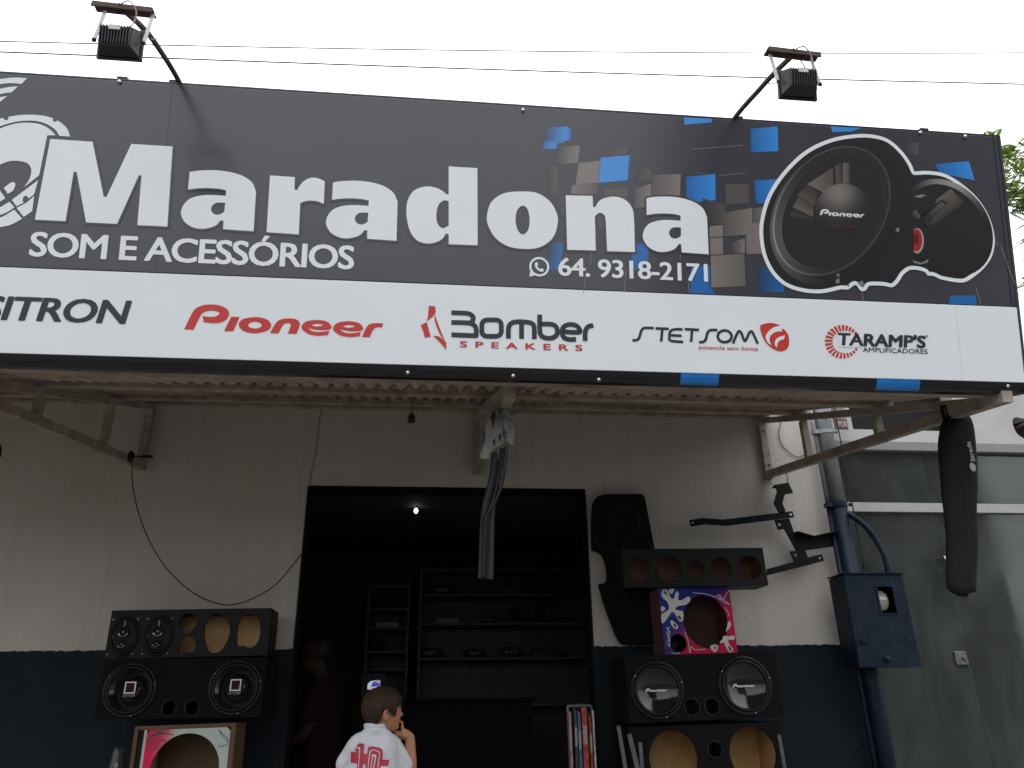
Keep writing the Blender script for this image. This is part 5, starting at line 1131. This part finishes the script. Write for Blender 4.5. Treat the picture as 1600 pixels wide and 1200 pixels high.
# ================================================================ people
def remesh(m, voxel, smooth_it=4):
    me = bpy.data.meshes.new('r'); me.from_pydata([Vector(v) for v in m[0]], [], m[1]); o = bpy.data.objects.new('r', me); col.objects.link(o)
    bm = bmesh.new(); bm.from_mesh(me); bmesh.ops.recalc_face_normals(bm, faces=bm.faces); bm.to_mesh(me); bm.free()
    r = o.modifiers.new('r', 'REMESH'); r.mode = 'VOXEL'; r.voxel_size = voxel
    s = o.modifiers.new('s', 'SMOOTH'); s.factor = .5; s.iterations = smooth_it
    dg = bpy.context.evaluated_depsgraph_get(); dg.update(); em = o.evaluated_get(dg).to_mesh()
    out = ([v.co.copy() for v in em.vertices], [tuple(p.vertices) for p in em.polygons]); o.evaluated_get(dg).to_mesh_clear(); bpy.data.objects.remove(o); bpy.data.meshes.remove(me); return out
def limb(pts, rad, n=12):
    P = [Vector(p) for p in pts]; s = spline(P, 5); rr = []
    for i in range(len(P)-1): rr += [rad[i]+(rad[i+1]-rad[i])*k/5 for k in range(5)]
    rr.append(rad[-1]); return J(tube(s, rr, n), ball(P[0], rad[0], n=12, m=8), ball(P[-1], rad[-1], n=12, m=8))
def loft(secs, n=20):
    """closed loft of (centre, rx, ry) ellipses, axis roughly vertical"""
    V, Fc = [], []
    for c, rx, ry in secs:
        for i in range(n): a = 2*math.pi*i/n; V.append(Vector(c)+Vector((rx*math.cos(a), ry*math.sin(a), 0)))
    for k in range(len(secs)-1):
        for i in range(n): Fc.append((k*n+i, k*n+(i+1)%n, (k+1)*n+(i+1)%n, (k+1)*n+i))
    Fc += [tuple(reversed(range(n))), tuple(range((len(secs)-1)*n, len(secs)*n))]; return V, Fc
BYY = 4.0
M_skin = mat('boy_skin', (.40,.19,.105), .5, var=.08); M_hair = mat('boy_hair', (.032,.018,.010), .6, spec=.2, var=.6, vs_=60, bump=.4, bs=150)
M_shirt = mat('jersey', (.56,.58,.62), .75, var=.05, vs_=8, bump=.15, bs=22)
def P(px, py, dy=0): return at(px, py, BYY+dy)
hd = P(599, 1108)                                                     # middle of the skull
boy = thing('person', 'boy in a white jersey with red number standing before the doorway, hand at his mouth', 'person', (P(585,1150).x, BYY, FL))
face = R(-28)                                                         # looking to the right and slightly into the shop
fd = Vector((math.cos(face)*1, -math.sin(face), 0)); sd_ = Vector((fd.y, -fd.x, 0))    # face direction, the cheek turned to the street
Rh = Matrix((fd, -sd_, Vector((0,0,1)))).transposed()
H = lambda f_, s_, z_: hd+fd*f_+sd_*s_+Vector((0,0,z_))
parts = [ball(H(-.004,0,.006), .083, .067, .072, 20, 14, Rh), ball(H(.02,0,-.035), .066, .06, .06, 16, 12, Rh), ball(H(.042,0,-.068), .038, .042, .03, 14, 10, Rh), ball(H(.058,0,.0), .026, .05, .045, 14, 10, Rh)]
parts += [limb([H(.074,0,.005), H(.084,0,-.012), H(.093,0,-.024)], [.008,.010,.0115]), ball(H(.083,.012,-.03), .009, .007, .006, 10, 8), ball(H(.083,-.012,-.03), .009, .007, .006, 10, 8)]
parts += [ball(H(.078,0,-.048), .010, .020, .0065, 12, 8, Rh), ball(H(.074,0,-.058), .011, .018, .0075, 12, 8, Rh), ball(H(.066,0,-.078), .018, .022, .013, 12, 8, Rh)]
parts += [ball(H(.03,s_*.05,-.03), .03, .016, .028, 12, 8, Rh) for s_ in (1,-1)]
for s_ in (1,-1): parts += [ball(H(-.016,s_*.068,-.028), .016, .009, .026, 12, 8, Rh), limb([H(-.026,s_*.073,-.044), H(-.032,s_*.078,-.022), H(-.020,s_*.078,-.003), H(-.006,s_*.072,-.010)], [.005,.0065,.006,.005], 8)]
nk = P(588, 1142, .0)
parts += [limb([H(-.03,0,-.05), nk+Vector((0,.0,-.03))], [.046,.044])]
sl, sr = P(559,1163,-.01), P(611,1164,.03)
el, er = P(533,1205,.05), P(640,1210,.08)
wr = P(641,1152,.06); wl = P(545,1222,.17)
parts += [limb([sl, (sl+el)/2, el], [.036,.034,.031]), limb([el, el.lerp(wl,.3), wl], [.031,.032,.021]), limb([sr, (sr+er)/2, er], [.036,.034,.032]), limb([er, er.lerp(wr,.35), wr], [.032,.033,.0215])]
# right hand at the mouth: palm, fingers, thumb
pm = P(631,1145,.05); mouth = H(.085,.004,-.056)
parts += [limb([wr, wr.lerp(pm,.5), pm], [.021,.023,.02])]
for i, (off, L) in enumerate((((.0,.012),1.0),((.0,.0),1.05),((.0,-.012),.98),((.0,-.023),.85))):
    b_ = pm+Vector((-.006, .006*i-.008, .004-.009*i)); k1 = b_+Vector((-.024, .004*i, .022-.012*i))*L; k2 = k1+Vector((-.018, .0, .016-.014*i))*L if i < 2 else k1+Vector((-.006,.0,-.02))
    if i == 0: k1, k2 = b_.lerp(mouth,.5)+Vector((.006,-.004,.004)), mouth+Vector((.012,-.006,-.002))
    parts += [limb([b_, k1, k2], [.0085,.0078,.0064], 8)]
tb = P(626,1149,.05); parts += [limb([pm+Vector((.004,-.012,-.012)), P(622.5,1147.5,.05), P(618.5,1147,.045)], [.0095,.009,.0075], 8)]
# left hand
parts += [limb([wl, wl+Vector((.01,.05,-.01))], [.021,.024])]
for i in range(4): parts += [limb([wl+Vector((-.02+.014*i,.06,-.012)), wl+Vector((-.02+.014*i,.09,-.022)), wl+Vector((-.018+.013*i,.105,-.045))], [.0085,.008,.0065], 8)]
parts += [limb([wl+Vector((.024,.03,-.006)), wl+Vector((.036,.055,-.016)), wl+Vector((.034,.075,-.03))], [.0095,.009,.0075], 8)]
# trunk and legs
cx = (sl.x+sr.x)/2; ty = BYY+.01; zsh = (sl.z+sr.z)/2
hip = Vector((cx-.01, ty+.01, FL+.60))
parts += [loft([((cx,ty,zsh+.03),.05,.04), ((cx,ty,zsh),.088,.055), ((cx,ty+.005,zsh-.12),.095,.066), ((cx,ty+.01,zsh-.26),.092,.068), (hip,.10,.075), (hip-Vector((0,0,.08)),.10,.075)])]
for s_ in (-1,1):
    h0 = hip+Vector((s_*.055,0,-.05)); parts += [limb([h0, h0+Vector((s_*.01,.005,-.25)), Vector((h0.x+s_*.012, ty+.02, FL+.07))], [.066,.047,.032]), limb([Vector((h0.x+s_*.012, ty+.0, FL+.035)), Vector((h0.x+s_*.03, ty+.13, FL+.03))], [.034,.028])]
body = build('body', remesh(J(*parts), .0042, 3), M_skin, boy, sm=True)
# jersey
sp_ = [loft([(nk+Vector((0,.0,.02)),.05,.05), (nk+Vector((-.002,.0,.004)),.06,.056), ((cx+.004,ty,zsh+.04),.085,.062), ((cx,ty,zsh+.012),.108,.074), ((cx,ty,zsh-.05),.114,.084), ((cx,ty+.005,zsh-.15),.115,.087), ((cx,ty+.01,zsh-.28),.12,.085), ((cx,ty+.01,zsh-.44),.125,.09)], 28),
       limb([sl+Vector((.03,0,.012)), sl+Vector((0,0,-.002)), sl.lerp(el,.45), sl.lerp(el,.72)], [.046,.046,.046,.047], 16), limb([sr+Vector((-.03,0,.012)), sr, sr.lerp(er,.45), sr.lerp(er,.70)], [.046,.046,.046,.047], 16)]
JV, JF = remesh(J(*sp_), .005, 6)
def fold(v):
    return v+Vector((0,-1,0))*(.010*noise.noise(Vector((v.x*12+v.z*10, v.y*6, v.z*14)))+.005*noise.noise(Vector((v.x*40, v.y*9, v.z*28))))
JV = [fold(v) for v in JV]
jer = build('jersey', (JV, JF), M_shirt, boy, sm=True)
cl = build('collar', lathe([(.056,-.006),(.06,.004),(.057,.016),(.05,.017),(.049,.0)], Frame(nk+Vector((-.001,.002,.018)), (1,0,0), (0,1,0), Vector((.08,-.05,1))), 28), M_shirt, boy, sm=True)
bvh = BVHTree.FromPolygons(JV, JF)
def drape(name, outer, holes, m, lift):
    f = wallframe(BYY-.3); V, Fc = poly2(outer, holes, f, 0); bm = bmesh.new(); vv = [bm.verts.new(v) for v in V]
    for q in Fc: bm.faces.new([vv[i] for i in q])
    for _ in range(4):
        es = [e for e in bm.edges if e.calc_length() > .008]
        if es: bmesh.ops.subdivide_edges(bm, edges=es, cuts=1)
        bmesh.ops.triangulate(bm, faces=[x for x in bm.faces if len(x.verts) > 3])
    dead = []
    for v in bm.verts:
        d = (v.co-CAM).normalized(); h, n_, i_, ds = bvh.ray_cast(CAM, d)
        if h is None: dead.append(v)
        else: v.co = h-d*lift
    bmesh.ops.delete(bm, geom=dead, context='VERTS'); bm.verts.index_update()
    m_ = ([v.co.copy() for v in bm.verts], [tuple(v.index for v in q.verts) for q in bm.faces]); bm.free(); build(name, m_, m, jer, sm=True)
M_num = mat('number_red', (.42,.03,.06), .6, var=.05); fN = wallframe(BYY-.3)
def n3(pts): return [p[:2] for p in pxl(fN, pts, *S3)]
drape('red_band', n3([(360,1015),(450,1012),(530,1030),(720,1100),(815,1105),(800,1175),(700,1180),(520,1160),(360,1140)]), [], M_num, .0015)
one = n3([(460,910),(518,915),(512,1000),(500,1120),(488,1290),(425,1290),(440,1100),(445,1010),(412,1005),(415,970),(440,930)])
drape('digit', one, [], M_num, .004)
drape('digit_outline', n3([(412,960),(455,955),(470,960),(462,1080),(450,1290),(443,1290),(455,1080),(460,970),(412,970)]), [], M_shirt, .0055)
zo = n3([(575,950),(620,945),(700,960),(735,985),(738,1040),(715,1150),(700,1290),(520,1290),(545,1100),(555,1000),(560,965)])
drape('digit', zo, [], M_num, .004)
for a_, b_ in ((0,9),):
    drape('digit_outline', n3([(600,985),(640,985),(690,1005),(705,1030),(690,1130),(672,1290),(664,1290),(680,1130),(696,1032),(685,1014),(640,996),(605,996),(590,1020),(575,1120),(560,1290),(552,1290),(566,1120),(580,1012)]), [], M_shirt, .0055)
drape('digit_gap', n3([(612,1040),(655,1045),(660,1065),(640,1170),(622,1290),(585,1290),(598,1160)]), [], M_shirt, .0055)
drape('digit_core', n3([(622,1065),(645,1068),(628,1170),(612,1290),(598,1290),(608,1160)]), [], M_num, .007)
build('shorts', remesh(J(loft([(hip+Vector((0,0,.06)),.115,.09), (hip-Vector((0,0,.06)),.125,.1), (hip-Vector((0,0,.1)),.12,.1)]), *[limb([hip+Vector((s_*.055,0,-.06)), hip+Vector((s_*.07,0,-.26))], [.075,.08]) for s_ in (-1,1)]), .008, 4), mat('shorts_dark', (.02,.02,.03), .8), boy, sm=True)
# hair: thick cap following the skull, clear of face and ears
V, Fc = [], []; nn, mm = 72, 40
def hair_ok(f_, s_, z_):
    if z_ > .025+.3*max(0, f_-.03): return True
    if f_ > .03: return z_ > .02 and f_ < .06
    if f_ > .008: return z_ > -.018
    if f_ > -.04: return z_ > -.004
    return z_ > -.066
keep = {}
for j in range(mm+1):
    th = math.pi*j/mm
    for i in range(nn):
        a = 2*math.pi*i/nn; d = Vector((math.sin(th)*math.cos(a), math.sin(th)*math.sin(a), math.cos(th)))
        r = 1.075+.035*noise.noise(d*7)+.018*noise.noise(d*22)+.05*max(0, d.z)
        f_, s_, z_ = -.004+.083*r*d.x, .068*r*d.y, .006+.073*r*d.z
        if z_ < -.03: f_ *= 1+2.0*(z_+.03); s_ *= 1+2.5*(z_+.03)
        V.append(H(f_, s_, z_)); keep[len(V)-1] = hair_ok(f_, s_, z_)
for j in range(mm):
    for i in range(nn):
        q = (j*nn+i, (j+1)*nn+i, (j+1)*nn+(i+1)%nn, j*nn+(i+1)%nn)
        if sum(keep[k] for k in q) >= 3: Fc.append(q)
hr_ = build('hair', (V, Fc), M_hair, boy, sm=True); sm_ = hr_.modifiers.new('s', 'SOLIDIFY'); sm_.thickness = .014; sm_.offset = 1 if False else -1
rs = random.Random(9); HV, HF = [], []
for k in range(5200):
    th = math.acos(rs.uniform(-.75,1)); a = rs.uniform(0, 6.283); d = Vector((math.sin(th)*math.cos(a), math.sin(th)*math.sin(a), math.cos(th)))
    r = 1.10+.05*max(0, d.z); f_, s_, z_ = -.004+.083*r*d.x, .068*r*d.y, .006+.073*r*d.z
    if z_ < -.03: f_ *= 1+2.0*(z_+.03); s_ *= 1+2.5*(z_+.03)
    if not hair_ok(f_, s_, z_): continue
    p = H(f_, s_, z_); nrm = (fd*(d.x/.092)+sd_*(d.y/.076)+Vector((0,0,d.z/.079))).normalized(); g_ = Vector((0,0,-1))+fd*(.8 if d.z > .5 else .15)+Vector((rs.uniform(-.3,.3),rs.uniform(-.3,.3),0)); tg = (g_-nrm*g_.dot(nrm)).normalized(); b_ = nrm.cross(tg)*.0011; n0 = len(HV); L = rs.uniform(.014,.034)
    HV += [p-b_, p+b_, p+tg*L*.6+nrm*.007+b_*.7, p+tg*L*.6+nrm*.007-b_*.7, p+tg*L+nrm*.005]; HF += [(n0,n0+1,n0+2,n0+3),(n0+3,n0+2,n0+4)]
build('hair_strands', (HV, HF), mat('hair_strand', (.05,.028,.015), .45, spec=.3, var=.7, vs_=200), hr_, kind='stuff')
for s_ in (1,-1):
    build('eye', ball(H(.0715,s_*.030,-.004), .0062, n=12, m=8), mat('eye_white', (.35,.33,.31), .3), body, sm=True); build('iris', ball(H(.0762,s_*.030,-.004), .0032, n=10, m=6), mat('eye_dark', (.02,.012,.01), .2), body, sm=True)
    build('eyebrow', tube(spline([H(.083,s_*.014,.02), H(.083,s_*.030,.025), H(.07,s_*.045,.019)], 4), .003, 6), M_hair, body, sm=True)

# seated man in the dark doorway
MY = 6.0
def Q(px, py, dy=0): return at(px, py, MY+dy)
hm = Q(492, 1022); hipm = Vector((Q(500,1150).x, MY+.1, FL+.5))
man = thing('person', 'seated person in a dark red shirt in the shadow of the doorway', 'person', (hipm.x, MY, FL))
sh = Q(505, 1075, .05); tor = [loft([(sh+Vector((-.02,0,.06)),.07,.07), (sh,.12,.19), (sh.lerp(hipm,.4),.14,.19), (sh.lerp(hipm,.8),.15,.18), (hipm,.16,.18), (hipm-Vector((0,0,.1)),.15,.17)])]
arms, legs = [], []
for s_ in (-1,1):
    a0 = sh+Vector((-.02,s_*.19,-.02)); a1 = a0+Vector((-.06,s_*.03,-.27)); a2 = a1+Vector((-.2,-s_*.08,-.05)); arms += [limb([a0,a1,a2], [.055,.045,.03]), limb([a2, a2+Vector((-.06,-s_*.02,0))], [.032,.04])]
    for k in range(4): arms += [limb([a2+Vector((-.08,-s_*.02+(k-1.5)*.02,0)), a2+Vector((-.12,-s_*.02+(k-1.5)*.02,-.01)), a2+Vector((-.14,-s_*.02+(k-1.5)*.018,-.04))], [.011,.01,.008], 8)]
    arms += [limb([a2+Vector((-.04,-s_*.05,0)), a2+Vector((-.08,-s_*.075,-.015))], [.012,.01], 8)]
    l1 = hipm+Vector((-.4,s_*.12,.0)); l2 = Vector((l1.x-.02, l1.y, FL+.08)); legs += [limb([hipm+Vector((-.02,s_*.1,-.02)), l1, l2], [.09,.065,.045])]; arms += [limb([l2+Vector((0,0,-.04)), l2+Vector((-.17,0,-.045))], [.045,.035])]
fm = Vector((-1,0,-.1)).normalized()
head = [ball(hm+Vector((.0,0,.02)), .1, .078, .1, 18, 12), ball(hm+Vector((-.03,0,-.06)), .065, .058, .06, 14, 10), limb([hm+Vector((-.095,0,.005)), hm+Vector((-.115,0,-.02))], [.012,.015]), limb([hm+Vector((.02,0,-.06)), sh+Vector((-.02,0,.05))], [.058,.06])]
head += [ball(hm+Vector((.01,s_*.082,-.01)), .02, .01, .032, 10, 8) for s_ in (-1,1)]+[ball(hm+Vector((-.085,0,-.06)), .015,.025,.01,10,8)]
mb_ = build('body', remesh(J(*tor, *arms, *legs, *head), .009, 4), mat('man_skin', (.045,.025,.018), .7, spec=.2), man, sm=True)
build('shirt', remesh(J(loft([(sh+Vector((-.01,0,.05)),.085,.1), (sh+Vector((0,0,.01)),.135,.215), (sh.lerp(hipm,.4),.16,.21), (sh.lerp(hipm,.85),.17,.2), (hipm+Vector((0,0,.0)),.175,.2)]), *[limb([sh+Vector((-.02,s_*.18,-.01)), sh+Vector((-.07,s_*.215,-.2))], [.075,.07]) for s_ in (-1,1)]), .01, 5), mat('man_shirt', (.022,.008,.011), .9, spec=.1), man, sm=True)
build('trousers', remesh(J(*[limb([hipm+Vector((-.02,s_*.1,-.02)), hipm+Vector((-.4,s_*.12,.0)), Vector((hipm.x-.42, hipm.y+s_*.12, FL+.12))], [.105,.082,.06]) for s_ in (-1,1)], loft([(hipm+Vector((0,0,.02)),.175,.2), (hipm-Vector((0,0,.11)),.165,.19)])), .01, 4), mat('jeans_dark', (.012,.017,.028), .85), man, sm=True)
V, Fc = ball(hm+Vector((.012,0,.035)), .112, .09, .1, 24, 16); Fc = [q for q in Fc if all((V[k].z > hm.z+.055 or V[k].x > hm.x+.02) and V[k].z > hm.z-.05 for k in q)]
build('hair', (V, Fc), mat('man_hair', (.01,.008,.008), .6), man, sm=True)
ch = thing('stool', 'dark stool under the seated person in the doorway', 'stool', (hipm.x, hipm.y, FL))
build('seat', lathe([(.0001,0),(.17,0),(.18,.015),(.17,.03),(.0001,.03)], Frame((hipm.x, hipm.y, FL+.36), (1,0,0), (0,1,0), (0,0,1)), 24), M_black, ch, sm=True)
for k in range(4):
    a = R(45+90*k); build('leg', tube([(hipm.x+.11*math.cos(a), hipm.y+.11*math.sin(a), FL+.36), (hipm.x+.17*math.cos(a), hipm.y+.17*math.sin(a), FL)], .014, 8), M_black, ch)
